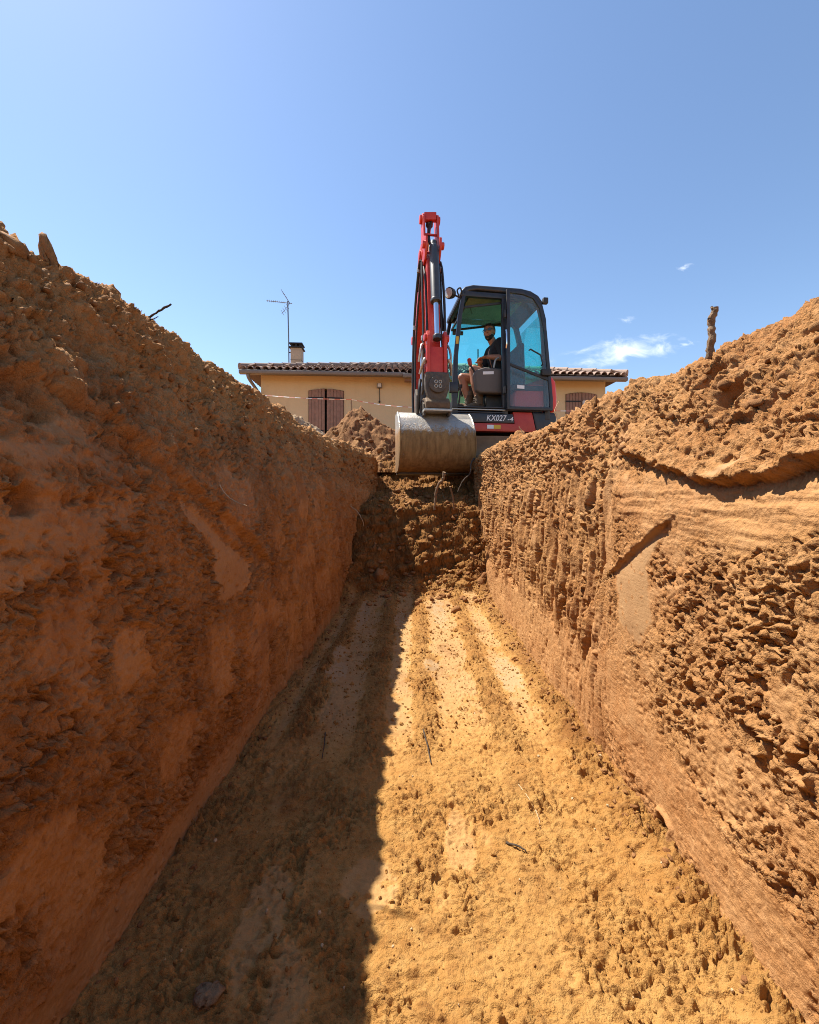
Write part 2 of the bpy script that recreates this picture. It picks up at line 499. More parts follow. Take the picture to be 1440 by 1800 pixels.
    # foot of the wall: cut in a little and buried in crumbs
    N = grid_normals(P)
    if N[:, :, 0].mean() > 0: N = -N
    Q = P + N * d[..., None]
    # ragged overhangs: lumps lean sideways and hang
    tj = fbm(a, s, 0.045, 2, 120) * 0.012 * amp
    Q[..., 1] += tj
    Q[..., 2] += fbm(a + 11, s, 0.04, 2, 122) * 0.010 * amp
    tone = sstep(0.15, 0.5, fbm(a, s, 0.30, 3, 130)) * 0.35
    o = np_mesh('trench_bank_right', Q.reshape(-1, 3), grid_faces(Q.shape[0], Q.shape[1], True), M_bank, True, {'smear': sm, 'tone': tone})
    tag(o, 'sunlit sandy earth wall of the trench with bucket scrape marks', kind='structure')
    return Q

# ---- left bank -------------------------------------------------------------
def left_bank():
    def prof(x5, z5, xb=-0.662, x4=-0.705, z6=None):
        z6 = z6 or z5 + 0.02
        return [(xb + 0.03, -0.10), (xb, 0.0), (xb * 0.7 + x4 * 0.3 + 0.008, 0.35), (xb * 0.4 + x4 * 0.6 + 0.008, 0.70), (x4, 1.04),
                (x4 + (x5 - x4) * 0.46, 1.04 + (z5 - 1.04) * 0.50), (x5, z5), (min(x5 - 0.25, -0.95), z6), (-2.0, 1.50), (-3.1, 1.30)]
    keys = [(-3.2, prof(-1.0, 1.64)), (0.9, prof(-1.0, 1.655)), (2.0, prof(-0.98, 1.64)), (3.0, prof(-0.95, 1.615)), (3.9, prof(-0.88, 1.57)),
            (4.4, prof(-0.68, 1.53, -0.655, -0.60)), (5.0, prof(-0.53, 1.52, -0.60, -0.49, 1.53)), (5.35, prof(-0.50, 1.50, -0.56, -0.46, 1.50)),
            (5.6, prof(-0.56, 1.44, -0.58, -0.52, 1.45)), (6.2, prof(-0.72, 1.37, -0.7, -0.68, 1.40))]
    P = profile_grid(keys, [4, 86, 86, 84, 56, 64, 26, 22, 10])
    a, s = wall_uv(P)
    Z = P[..., 2]; Y = P[..., 1]
    def pw(u, v, X=0.68):
        y = X * F_PX / (U0 - u)
        return (y, 1.0 + (V0 - v) / F_PX * y)
    def zone(pts, soft, seed, wob=0.03):
        wx = a + fbm(a, s, 0.12, 3, seed) * wob + fbm(a, s, 0.022, 2, seed + 2) * 0.008; wz = Z + fbm(a + 5, s, 0.12, 3, seed + 1) * wob + fbm(a + 5, s, 0.022, 2, seed + 3) * 0.008
        return sstep(-soft, soft, poly_sd(wx, wz, [pw(*p) for p in pts]))
    up = sstep(1.06, 1.16, Z + 0.06 * fbm(a, s, 0.3, 2, 202))
    top = sstep(1.52, 1.56, Z)
    far = sstep(1.7, 2.3, Y + 0.15 * fbm(a, s, 0.4, 2, 204))
    sm = np.zeros_like(a)
    for pts, soft, sd in (
        ([(330, 872), (355, 885), (395, 945), (440, 985), (435, 1030), (385, 1062), (380, 1010), (385, 965), (345, 910)], 0.010, 220),
        ([(-60, 1060), (0, 1050), (120, 1000), (125, 980), (0, 985), (-60, 1000)], 0.012, 222),
        ([(-60, 900), (60, 905), (250, 890), (240, 930), (130, 960), (0, 980), (-60, 985)], 0.018, 224),
        ([(0, 760), (120, 770), (250, 800), (230, 830), (100, 815), (0, 810)], 0.02, 226),
        ([(120, 730), (200, 745), (290, 830), (240, 825), (150, 775)], 0.02, 228),
        ([(200, 1110), (250, 1105), (260, 1190), (190, 1200)], 0.02, 230)):
        sm = np.maximum(sm, zone(pts, soft * 0.7, sd, 0.014 if soft < 0.015 else 0.05) * (0.9 if sd == 220 else 0.72))
    # the lower wall is planed smooth in places
    patch = sstep(0.10, 0.30, fbm(a + 0.35 * s, s * 0.8, 0.26, 3, 240) + 0.10 * sstep(0.65, 0.2, Z)) * 0.85
    sm = np.maximum(sm, 0.72 * patch * (1 - up))
    foot = sstep(0.14, 0.07, Z + 0.03 * fbm(a, s, 0.4, 2, 246))
    sm = np.maximum(sm, foot * 0.95)
    sm = sm * (1 - 0.6 * sstep(0.26, 0.42, fbm(a, s, 0.03, 3, 248, 0.6)))
    amp = 1.55 - 0.1 * up
    amp = amp * (1 - 0.93 * sm)
    amp = amp * (0.55 + 0.7 * sstep(-0.25, 0.35, fbm(a, s, 0.18, 2, 250)))
    ax = a + 0.35 * s * (1 - far) * 0.3 + 0.03 * fbm(a, s, 0.5, 2, 270)
    stri = fbm(ax, s * 0.11, 0.10, 3, 271, 0.6) * 0.055 * far * (1 - 0.5 * up)
    gn = np.abs(perlin(ax / 0.05, s / 0.40, 275)) + 0.35 * np.abs(fbm(a, s, 0.05, 2, 276))
    stri = stri - 0.026 * sstep(0.16, 0.02, gn) * far * (1 - 0.35 * up)
    d = crumbs(ax * (1 - 0.40 * far), s * (1 - 0.75 * far), amp, 280) + stri
    d = d + fbm(a, s, 0.6, 3, 290) * 0.025 + fbm(a, s, 0.16, 2, 291) * 0.010 * (1 - 0.6 * sm)
    # diagonal scrape left by the bucket corner
    for k, (pts, amt, wd) in enumerate((
        ([(205, 700), (270, 770), (330, 835), (400, 905), (460, 975)], 0.024, 0.075),
        ([(300, 860), (345, 880), (400, 940), (445, 985)], 0.012, 0.04),
        ([(-60, 872), (100, 868), (240, 880)], 0.012, 0.02),
        ([(-60, 1075), (60, 1035), (125, 1000)], 0.014, 0.015))):
        ln, sd = line_d(a + 0.008 * fbm(a, s, 0.06, 2, 300 + k), Z + 0.008 * fbm(a, s, 0.06, 2, 305 + k), [pw(*p) for p in pts])
        d = d + np.tanh(sd * ln / 0.012) * amt * np.exp(-ln / wd)
    for (u, v, r, dep) in ((430, 1330, 0.025, 0.05), (455, 1275, 0.02, 0.03), (60, 880, 0.03, 0.03), (255, 945, 0.016, 0.025), (330, 1165, 0.014, 0.02), (140, 690, 0.05, 0.04), (205, 1000, 0.02, 0.02)):
        y0, z0 = pw(u, v)
        q = np.sqrt((a - y0) ** 2 + (Z - z0) ** 2) / r + 0.45 * fbm(a, s, r * 1.4, 2, int(u))
        d = d - dep * sstep(1.15, 0.75, q)
    cl = billow(a + 0.4 * s, s, 0.17, 3, 310, 0.6) * 0.025 + fbm(a, s, 0.06, 4, 313, 0.7) * 0.015
    d = d + cl * up * (1 - 0.5 * sm)
    d = d + billow(a, P[..., 0], 0.22, 3, 315) * 0.025 * top
    N = grid_normals(P)
    if N[:, :, 0].mean() < 0: N = -N
    # deeper clump relief at the far shoulder, where the sun rakes it
    d = d + fbm(ax, s * 0.22, 0.12, 3, 320) * 0.03 * up * far
    Q = P + N * d[..., None]
    Q[..., 1] += fbm(a, s, 0.045, 2, 330) * 0.012 * amp
    Q[..., 2] += fbm(a + 11, s, 0.04, 2, 332) * 0.010 * amp
    tone = sstep(0.1, 0.5, fbm(a, s, 0.30, 3, 340)) * 0.4
    o = np_mesh('trench_bank_left', Q.reshape(-1, 3), grid_faces(Q.shape[0], Q.shape[1], False), M_bank, True, {'smear': sm, 'tone': np.clip(tone + 0.05, 0, 1)})
    tag(o, 'shaded earth wall of the trench with smeared clay patches', kind='structure')
    return Q

# ---- trench floor and the ramp under the bucket ---------------------------
RAMP_Y = np.array([-3.2, -2.9, -2.3, -2.0, 3.55, 4.00, 4.15, 4.30, 4.38, 4.50, 4.60, 4.75, 5.1, 5.5, 5.8, 6.0, 6.2], np.float32)
RAMP_Z = np.array([1.40, 1.30, 0.2, 0.0, 0.0, 0.07, 0.20, 0.42, 0.50, 0.72, 0.86, 0.92, 1.00, 1.14, 1.32, 1.47, 1.48], np.float32)

def floor_height(X, Y):
    yw = Y + 0.16 * fbm(X, Y, 0.40, 3, 400, 0.55) + 0.10 * np.abs(X) ** 2
    return np.interp(yw, RAMP_Y, RAMP_Z).astype(np.float32)

def trench_floor():
    xs = np.linspace(-0.86, 0.98, 480, dtype=np.float32)
    X, Y = np.meshgrid(xs, YS)
    X = X.astype(np.float32); Y = Y.astype(np.float32)
    Z0 = floor_height(X, Y)
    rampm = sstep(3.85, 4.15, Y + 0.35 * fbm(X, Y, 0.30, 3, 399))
    Y_ = Y; Y = (Y + 1.1 * np.clip(Z0, 0, 2) * (Y > 0)).astype(np.float32)
    farm = sstep(1.25, 2.1, Y_ + 0.3 * fbm(X, Y_, 0.5, 2, 401)) * (1 - rampm)
    # long smears left by the flat bucket, crumb rows between its passes
    lx = X + 0.02 * fbm(X, Y, 0.7, 2, 402)
    rows = np.zeros_like(X)
    for c, w in ((-0.50, 0.05), (-0.20, 0.06), (0.05, 0.055), (0.40, 0.060), (0.66, 0.06)):
        rows = np.maximum(rows, np.exp(-((lx - c) / w) ** 2))
    sm = farm * sstep(0.42, 0.12, rows + 0.75 * fbm(X, Y * 0.6, 0.12, 5, 404, 0.65)) * 0.92
    sm2 = sstep(0.24, 0.46, fbm(X * 1.4, Y * 0.55, 0.26, 3, 406)) * (1 - rampm) * (1 - farm)
    sm = np.maximum(sm, sm2 * 0.8)
    sm = sm * 0.86
    for cx, cy, rx, ry in ((-0.43, 2.33, 0.07, 0.14), (-0.47, 2.62, 0.05, 0.12), (0.54, 2.32, 0.075, 0.26), (-0.11, 3.30, 0.05, 0.30), (-0.42, 3.45, 0.06, 0.35), (-0.11, 1.05, 0.07, 0.09), (-0.36, 0.98, 0.06, 0.14), (0.10, 2.42, 0.05, 0.10), (0.22, 3.5, 0.07, 0.35)):
        q = np.sqrt(((X - cx) / rx) ** 2 + ((Y_ - cy) / ry) ** 2) + 0.7 * fbm(X, Y_, 0.10, 4, int(500 + cx * 90), 0.6)
        sm = np.maximum(sm, (0.72 if cy < 1.5 else 0.97) * sstep(1.1, 0.8, q) * (1 - 0.5 * sstep(0.2, 0.4, fbm(X, Y_, 0.04, 2, 498))))
    edge_r = sstep(0.60, 0.69, X + 0.05 * fbm(X, Y, 0.25, 3, 408))
    edge_l = sstep(-0.56, -0.64, X + 0.04 * fbm(X, Y, 0.25, 3, 410))
    sm = sm * (1 - edge_r) * (1 - edge_l)
    amp = (1.05 + 0.45 * rows * farm + 0.6 * edge_r + 0.35 * edge_l) * (1 - 0.78 * sm)
    amp = amp * (0.30 + 1.0 * sstep(-0.25, 0.40, fbm(X, Y, 0.20, 3, 412)))
    amp = amp * (1 - rampm) + rampm * 1.5
    d = crumbs(X * 0.72, Y * 1.25, amp, 420) * (1 - 0.3 * rampm)
    d = d + rows * farm * 0.016 + edge_r * 0.030 * (1 - rampm) + edge_l * 0.010 * (1 - rampm)
    d = d + fbm(X, Y * 0.7, 0.45, 3, 430) * 0.016 + fbm(X, Y, 0.11, 2, 433) * 0.006 * (1 - 0.7 * sm)
    # scale-like flakes torn up by the passing bucket (cracks run across the trench)
    fl = fbm(X * 0.45, Y + 0.03 * fbm(X, Y, 0.1, 2, 436), 0.05, 3, 437, 0.6)
    d = d + sstep(0.10, 0.45, fl) * 0.008 * (1 - rampm) * (1 - 0.8 * sm)
    # heel and boot gouges
    for gx, gy, r, dep in ((0.40, 1.32, 0.026, 0.012), (0.45, 1.95, 0.03, 0.014), (0.30, 1.62, 0.022, 0.010), (0.62, 1.45, 0.03, 0.016)):
        q = np.sqrt((X - gx) ** 2 + ((Y - gy) * 1.5) ** 2) / r + 1.1 * fbm(X, Y, r * 1.3, 3, int(gx * 100 + 500), 0.65)
        d = d - dep * sstep(1.2, 0.6, q) + 0.010 * np.exp(-((q - 1.4) / 0.3) ** 2)
    # clods of the ramp
    w1, w2, cid = worley(X + 0.02 * fbm(X, Y, 0.08, 2, 440), Y + 0.02 * fbm(X, Y, 0.08, 2, 441), 0.10, 4)
    d = d + rampm * (np.sqrt(np.clip(1 - (w1 / 0.75) ** 2, 0, 1)) * 0.045 * (0.3 + cid) + billow(X, Y, 0.05, 2, 443) * 0.010)
    d = d + rampm * fbm(X, Y, 0.30, 3, 445) * 0.06
    P = np.stack([X, Y_, Z0], -1)
    N = grid_normals(P)
    N = np.where(N[..., 2:3] < 0, -N, N)
    Q = P + N * d[..., None]
    Q[..., 0] += fbm(X, Y, 0.05, 2, 450) * 0.010 * amp
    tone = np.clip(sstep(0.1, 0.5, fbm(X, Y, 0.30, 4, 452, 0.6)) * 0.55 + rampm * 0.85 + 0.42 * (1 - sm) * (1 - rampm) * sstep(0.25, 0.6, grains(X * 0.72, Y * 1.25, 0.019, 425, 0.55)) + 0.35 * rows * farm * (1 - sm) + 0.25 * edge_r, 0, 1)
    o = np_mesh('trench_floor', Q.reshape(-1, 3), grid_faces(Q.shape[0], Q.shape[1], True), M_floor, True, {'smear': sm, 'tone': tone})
    tag(o, 'compacted yellow earth floor of the trench half in shadow', kind='structure')
    return Q

BR = right_bank()
BL = left_bank()
FL = trench_floor()

# ---- yard: one sheet to the horizon with the trench left open --------------
def yard():
    X0, X1, Y0_, Y1_ = -2.9, 2.9, -3.1, 5.9
    xs = [-900, -60, -14, X0, -1.45, 0, 1.45, X1, 14, 60, 900]; ys = [-900, -60, -12, Y0_, 1.4, Y1_, 8, 11, 22, 60, 900]
    V = []; F = []; idx = {}
    for i, x in enumerate(xs):
        for j, y in enumerate(ys):
            idx[i, j] = len(V); V.append((x, y, ZG - 0.02))
    for i in range(len(xs) - 1):
        for j in range(len(ys) - 1):
            if xs[i] >= X0 and xs[i + 1] <= X1 and ys[j] >= Y0_ and ys[j + 1] <= Y1_: continue
            F.append((idx[i, j], idx[i + 1, j], idx[i + 1, j + 1], idx[i, j + 1]))
    V = np.array(V); F = np.array(F)
    o = np_mesh('ground', V, F, M_spoil, False, {'smear': np.zeros(len(V)), 'tone': np.zeros(len(V))})
    tag(o, 'bare earth of the yard round the trench', kind='structure')
yard()

# ---- lumps -----------------------------------------------------------------
def ico(sub):
    bm = bmesh.new(); bmesh.ops.create_icosphere(bm, subdivisions=sub, radius=1)
    bm.verts.ensure_lookup_table()
    V = np.array([v.co[:] for v in bm.verts], np.float32); F = np.array([[v.index for v in f.verts] for f in bm.faces], np.int32)
    bm.free(); return V, F

def lump_variants(sub, n, seed, angular=0.25):
    r = np.random.default_rng(seed); V, F = ico(sub); out = []
    for k in range(n):
        d = np.zeros(len(V)); W = V.copy()
        for j in range(9):
            ax = r.normal(size=3); ax /= np.linalg.norm(ax)
            d += angular * np.maximum(0, V @ ax - r.uniform(0.25, 0.7)) * r.choice([-1.6, -1.2, 0.5])
        W = V * (1 + d)[:, None] * r.uniform(0.7, 1.25, 3)
        W += r.normal(size=W.shape) * 0.075
        out.append(W.astype(np.float32))
    return out, F

def rot_rand(n, rng):
    q = rng.normal(size=(n, 4)); q /= np.linalg.norm(q, axis=1, keepdims=True)
    w, x, y, z = q.T
    return np.stack([np.stack([1 - 2 * (y * y + z * z), 2 * (x * y - z * w), 2 * (x * z + y * w)], -1),
                     np.stack([2 * (x * y + z * w), 1 - 2 * (x * x + z * z), 2 * (y * z - x * w)], -1),
                     np.stack([2 * (x * z - y * w), 2 * (y * z + x * w), 1 - 2 * (x * x + y * y)], -1)], 1)

def scatter(name, pts, size, sub, mat, label, seed, tone=0.2, flat=1.0, ang=0.25):
    rng = np.random.default_rng(seed)
    var, F = lump_variants(sub, 14, seed, ang)
    n = len(pts); rot = rot_rand(n, rng); Vs = []; Fs = []; T = []
    nv = len(var[0])
    for k in range(n):
        W = (var[k % 14] @ rot[k].T) * size[k]
        W[:, 2] *= flat
        Vs.append(W + pts[k]); Fs.append(F + k * nv); T.append(np.full(nv, rng.random() * tone))
    V = np.concatenate(Vs); F2 = np.concatenate(Fs)
    o = np_mesh(name, V, F2, mat, sub > 1, {'smear': np.zeros(len(V)), 'tone': np.concatenate(T)})
    tag(o, label, kind='stuff')
    return o

def sample_grid(Q, i, j):
    return Q[np.clip(i, 0, Q.shape[0] - 1), np.clip(j, 0, Q.shape[1] - 1)]

def y_index(y):
    return np.searchsorted(YS, y)

def scatter_floor():
    rng = np.random.default_rng(21)
    n = 5200
    y = 0.6 + 3.8 * rng.random(n) ** 1.7
    x = rng.uniform(-0.66, 0.72, n)
    dens = perlin(x / 0.17, y / 0.17, 9)
    keep = (dens > -0.05) | (x > 0.58) | (rng.random(n) < 0.25)
    x, y = x[keep], y[keep]
    j = np.round((x + 0.86) / 1.84 * 479).astype(int)
    p = sample_grid(FL, y_index(y), j).copy()
    x2 = rng.uniform(-0.62, 0.70, 2600); y2 = rng.uniform(1.7, 4.15, 2600)
    p = np.concatenate([p, sample_grid(FL, y_index(y2), np.round((x2 + 0.86) / 1.84 * 479).astype(int))]); x = np.concatenate([x, x2])
    sz = 0.0022 + 0.0045 * rng.random(len(x)) ** 3 + 0.006 * (rng.random(len(x)) < 0.02)
    sz[-2600:] *= rng.uniform(1.0, 2.2, 2600)
    scatter('soil_crumbs', p, sz, 1, M_floor, 'small soil crumbs strewn over the trench floor', 31, 0.75)
    # bigger clods on the ramp and at the feet of the walls
    n = 760
    y = 3.55 + 2.1 * rng.beta(2.0, 2.2, n); x = rng.uniform(-0.55, 0.75, n)
    j = np.round((x + 0.86) / 1.84 * 479).astype(int)
    p1 = sample_grid(FL, y_index(y), j).copy(); s1 = 0.008 + 0.036 * rng.random(n) ** 3.0
    n = 420
    y = rng.uniform(0.8, 4.4, n); side = rng.random(n) < 0.72
    x = np.where(side, 0.70 - np.abs(rng.normal(0, 0.045, n)), -0.64 + np.abs(rng.normal(0, 0.035, n)))
    j = np.round((x + 0.86) / 1.84 * 479).astype(int)
    p2 = sample_grid(FL, y_index(y), j).copy(); s2 = (0.004 + 0.010 * rng.random(n) ** 2) * (0.6 + 0.25 * y)
    scatter('earth_clods', np.concatenate([p1, p2]), np.concatenate([s1, s2]), 2, M_clod,
            'loose earth clods on the ramp and along the wall feet', 33, 0.8, 0.8, 0.55)

def scatter_ridge():
    rng = np.random.default_rng(23)
    P = []; S = []
    for Q, jr in ((BR, (290, 372)), (BL, (285, 370))):
        n = 1000
        y = 0.5 + 4.9 * rng.random(n) ** 1.2
        j = rng.integers(jr[0], jr[1], n)
        p = sample_grid(Q, y_index(y), j).copy()
        P.append(p); S.append((0.004 + 0.015 * rng.random(n) ** 3) * (0.55 + 0.22 * y))
    scatter('ridge_clods', np.concatenate(P), np.concatenate(S), 2, M_clod, 'loose crumbs and clods lying on the tops of the trench banks', 35, 0.7)
scatter_floor()
scatter_ridge()

# ================================================================= builders
class MB:
    """collects shapes in world space; build() makes ONE mesh object under its parent"""
    def __init__(self): self.V = []; self.F = []
    def add(self, verts, faces):
        n = len(self.V)
        self.V += [tuple(float(c) for c in v) for v in verts]
        self.F += [tuple(i + n for i in f) for f in faces]
        return self
    def box(self, c, size, rot=None):
        c = Vector(c); h = Vector(size) / 2
        vs = [Vector((sx * h.x, sy * h.y, sz * h.z)) for sx in (-1, 1) for sy in (-1, 1) for sz in (-1, 1)]
        if rot is not None: vs = [rot @ v for v in vs]
        return self.add([v + c for v in vs], [(0, 1, 3, 2), (4, 6, 7, 5), (0, 4, 5, 1), (2, 3, 7, 6), (0, 2, 6, 4), (1, 5, 7, 3)])
    def beam(self, p0, p1, w, h, up=(0, 0, 1)):
        """rectangular bar; w across, h along 'up'"""
        p0, p1 = Vector(p0), Vector(p1); d = (p1 - p0).normalized(); up = Vector(up)
        x = d.cross(up)
        if x.length < 1e-5: x = d.cross(Vector((1, 0, 0)))
        x.normalize(); y = x.cross(d)
        vs = [p + x * (sx * w / 2) + y * (sy * h / 2) for p in (p0, p1) for sx, sy in ((-1, -1), (1, -1), (1, 1), (-1, 1))]
        return self.add(vs, [(3, 2, 1, 0), (4, 5, 6, 7), (0, 1, 5, 4), (1, 2, 6, 5), (2, 3, 7, 6), (3, 0, 4, 7)])
    def tube(self, pts, r, n=8, caps=True, flat=None):
        pts = [Vector(p) for p in pts]; k = len(pts)
        rs = r if isinstance(r, (list, tuple)) else [r] * k
        vs = []; fs = []; ref = None
        for i, p in enumerate(pts):
            t = (pts[min(i + 1, k - 1)] - pts[max(i - 1, 0)]).normalized()
            if ref is None: ref = t.orthogonal().normalized()
            ref = (ref - t * ref.dot(t)).normalized(); bi = t.cross(ref)
            for j in range(n):
                a = 2 * math.pi * j / n
                vs.append(p + (ref * math.cos(a) + bi * math.sin(a)) * rs[i])
        for i in range(k - 1):
            for j in range(n):
                fs.append((i * n + j, i * n + (j + 1) % n, (i + 1) * n + (j + 1) % n, (i + 1) * n + j))
        if caps:
            fs.append(tuple(range(n - 1, -1, -1))); fs.append(tuple((k - 1) * n + j for j in range(n)))
        return self.add(vs, fs)
    def cyl(self, p0, p1, r, n=16): return self.tube([p0, p1], r, n)
    def prism(self, pts, off):
        """closed outline (list of 3D points, in one plane) extruded by off"""
        pts = [Vector(p) for p in pts]; off = Vector(off); n = len(pts)
        vs = pts + [p + off for p in pts]
        return self.add(vs, [tuple(range(n - 1, -1, -1)), tuple(range(n, 2 * n))] + [(i, (i + 1) % n, n + (i + 1) % n, n + i) for i in range(n)])
    def ring(self, outer, inner, off):
        """frame between two outlines with equal counts, extruded by off"""
        n = len(outer); off = Vector(off)
        o = [Vector(p) for p in outer]; q = [Vector(p) for p in inner]
        vs = o + q + [p + off for p in o] + [p + off for p in q]
        fs = []
        for i in range(n):
            j = (i + 1) % n
            fs += [(i, j, n + j, n + i), (2 * n + j, 2 * n + i, 3 * n + i, 3 * n + j), (j, i, 2 * n + i, 2 * n + j), (n + i, n + j, 3 * n + j, 3 * n + i)]
        return self.add(vs, fs)
    def loft(self, rings, cap=True):
        n = len(rings[0]); vs = [p for r in rings for p in r]; fs = []
        for i in range(len(rings) - 1):
            for j in range(n):
                fs.append((i * n + j, i * n + (j + 1) % n, (i + 1) * n + (j + 1) % n, (i + 1) * n + j))
        if cap:
            fs.append(tuple(range(n - 1, -1, -1))); fs.append(tuple((len(rings) - 1) * n + j for j in range(n)))
        return self.add(vs, fs)
    def build(self, name, mat, parent=None, bevel=0.0, seg=2, angle=35, smooth=True, label=None):
        bm = bmesh.new()
        Mi = WORLD[parent.name].inverted() if parent is not None else Matrix()
        vv = [bm.verts.new(Mi @ Vector(v)) for v in self.V]
        for f in self.F:
            try: bm.faces.new([vv[i] for i in f])
            except ValueError: pass
        bmesh.ops.recalc_face_normals(bm, faces=bm.faces)
        if bevel > 0:
            es = [e for e in bm.edges if len(e.link_faces) == 2 and e.calc_face_angle(0) > R(angle)]
            bmesh.ops.bevel(bm, geom=es, offset=bevel, segments=seg, profile=0.6, affect='EDGES', clamp_overlap=True)
        me = bpy.data.meshes.new(name)
        bm.to_mesh(me); bm.free()
        if smooth:
            me.polygons.foreach_set('use_smooth', [True] * len(me.polygons))
            me.set_sharp_from_angle(angle=R(38))
        if mat: me.materials.append(mat)
        o = bpy.data.objects.new(name, me)
        COL.objects.link(o)
        if parent is not None:
            o.parent = parent
            WORLD[o.name] = WORLD[parent.name]
        else:
            WORLD[o.name] = Matrix()
        if label: o['label'] = label
        return o
WORLD = {}

def thing(name, label, cat, loc=(0, 0, 0), rz=0.0, group=None):
    e = bpy.data.objects.new(name, None)
    COL.objects.link(e)
    e.empty_display_size = 0.1
    e.location = loc; e.rotation_euler = (0, 0, rz)
    WORLD[e.name] = Matrix.Translation(Vector(loc)) @ Matrix.Rotation(rz, 4, 'Z')
    return tag(e, label, cat, group)

def one(mb, name, mat, label, cat, group=None, **kw):
    return tag(mb.build(name, mat, **kw), label, cat, group)

def smooth_path(pts, n=8):
    P = [Vector(p) for p in pts]; out = []
    P = [P[0] * 2 - P[1]] + P + [P[-1] * 2 - P[-2]]
    for i in range(1, len(P) - 2):
        for k in range(n):
            t = k / n; a, b, c, d = P[i - 1], P[i], P[i + 1], P[i + 2]
            out.append(0.5 * ((2 * b) + (c - a) * t + (2 * a - 5 * b + 4 * c - d) * t * t + (3 * b - a - 3 * c + d) * t ** 3))
    out.append(P[-2]); return out

def inset(poly, w):
    """inset a closed 2D outline by w (counter-clockwise or clockwise)"""
    n = len(poly); area = sum(poly[i][0] * poly[(i + 1) % n][1] - poly[(i + 1) % n][0] * poly[i][1] for i in range(n))
    sg = 1 if area > 0 else -1; out = []
    for i in range(n):
        a, b, c = Vector(poly[i - 1]), Vector(poly[i]), Vector(poly[(i + 1) % n])
        d1 = (b - a).normalized(); d2 = (c - b).normalized()
        n1 = Vector((-d1.y, d1.x)) * sg; n2 = Vector((-d2.y, d2.x)) * sg
        k = (n1 + n2); k = k / max(0.35, k.length_squared / 2)
        out.append((b + k * w)[:])
    return out

def text_mesh(name, body, size, mat, parent, M, shear=0.0, bold=0.0, depth=0.002):
    cu = bpy.data.curves.new(name, 'FONT'); cu.body = body; cu.size = size; cu.shear = shear; cu.offset = bold; cu.extrude = depth
    cu.resolution_u = 3
    ob = bpy.data.objects.new(name + '_tmp', cu); COL.objects.link(ob)
    dg = bpy.context.evaluated_depsgraph_get(); dg.update()
    me = bpy.data.meshes.new_from_object(ob.evaluated_get(dg))
    bpy.data.objects.remove(ob); bpy.data.curves.remove(cu)
    me.transform((WORLD[parent.name].inverted() if parent is not None else Matrix()) @ M)
    me.materials.clear(); me.materials.append(mat)
    o = bpy.data.objects.new(name, me); COL.objects.link(o)
    if parent is not None: o.parent = parent; WORLD[o.name] = WORLD[parent.name]
    return o

# ----------------------------------------------------------------- materials
def mat_glass(name, tint, refl=0.9, haze=0.0):
    m, nt, b, out = new_mat(name)
    nt.nodes.remove(b)
    tr = nd(nt, 'ShaderNodeBsdfTransparent', {0: (*tint, 1)})
    gl = nd(nt, 'ShaderNodeBsdfGlossy', {0: (refl, refl, refl, 1), 'Roughness': 0.02})
    bf = nd(nt, 'ShaderNodeNewGeometry').outputs['Backfacing']
    ior = nd(nt, 'ShaderNodeMapRange', {0: bf, 3: 1.5, 4: 1 / 1.5}).outputs[0]
    fr = nd(nt, 'ShaderNodeFresnel', {0: ior}).outputs[0]
    mx = nd(nt, 'ShaderNodeMixShader', {0: fr, 1: tr.outputs[0], 2: gl.outputs[0]})
    res = mx
    if haze > 0:      # a film of dust on the pane
        tc = nd(nt, 'ShaderNodeTexCoord').outputs['Object']
        n = ramp(nt, noise(nt, tc, 7, 6, 0.7).outputs[0], [(0.3, (0.3, 0.3, 0.3)), (0.8, (1, 1, 1))])
        df = nd(nt, 'ShaderNodeBsdfDiffuse', {0: (0.42, 0.36, 0.28, 1)})
        res = nd(nt, 'ShaderNodeMixShader', {0: mathn(nt, 'MULTIPLY', n, haze), 1: mx.outputs[0], 2: df.outputs[0]})
    nt.links.new(res.outputs[0], out.inputs[0])
    return m

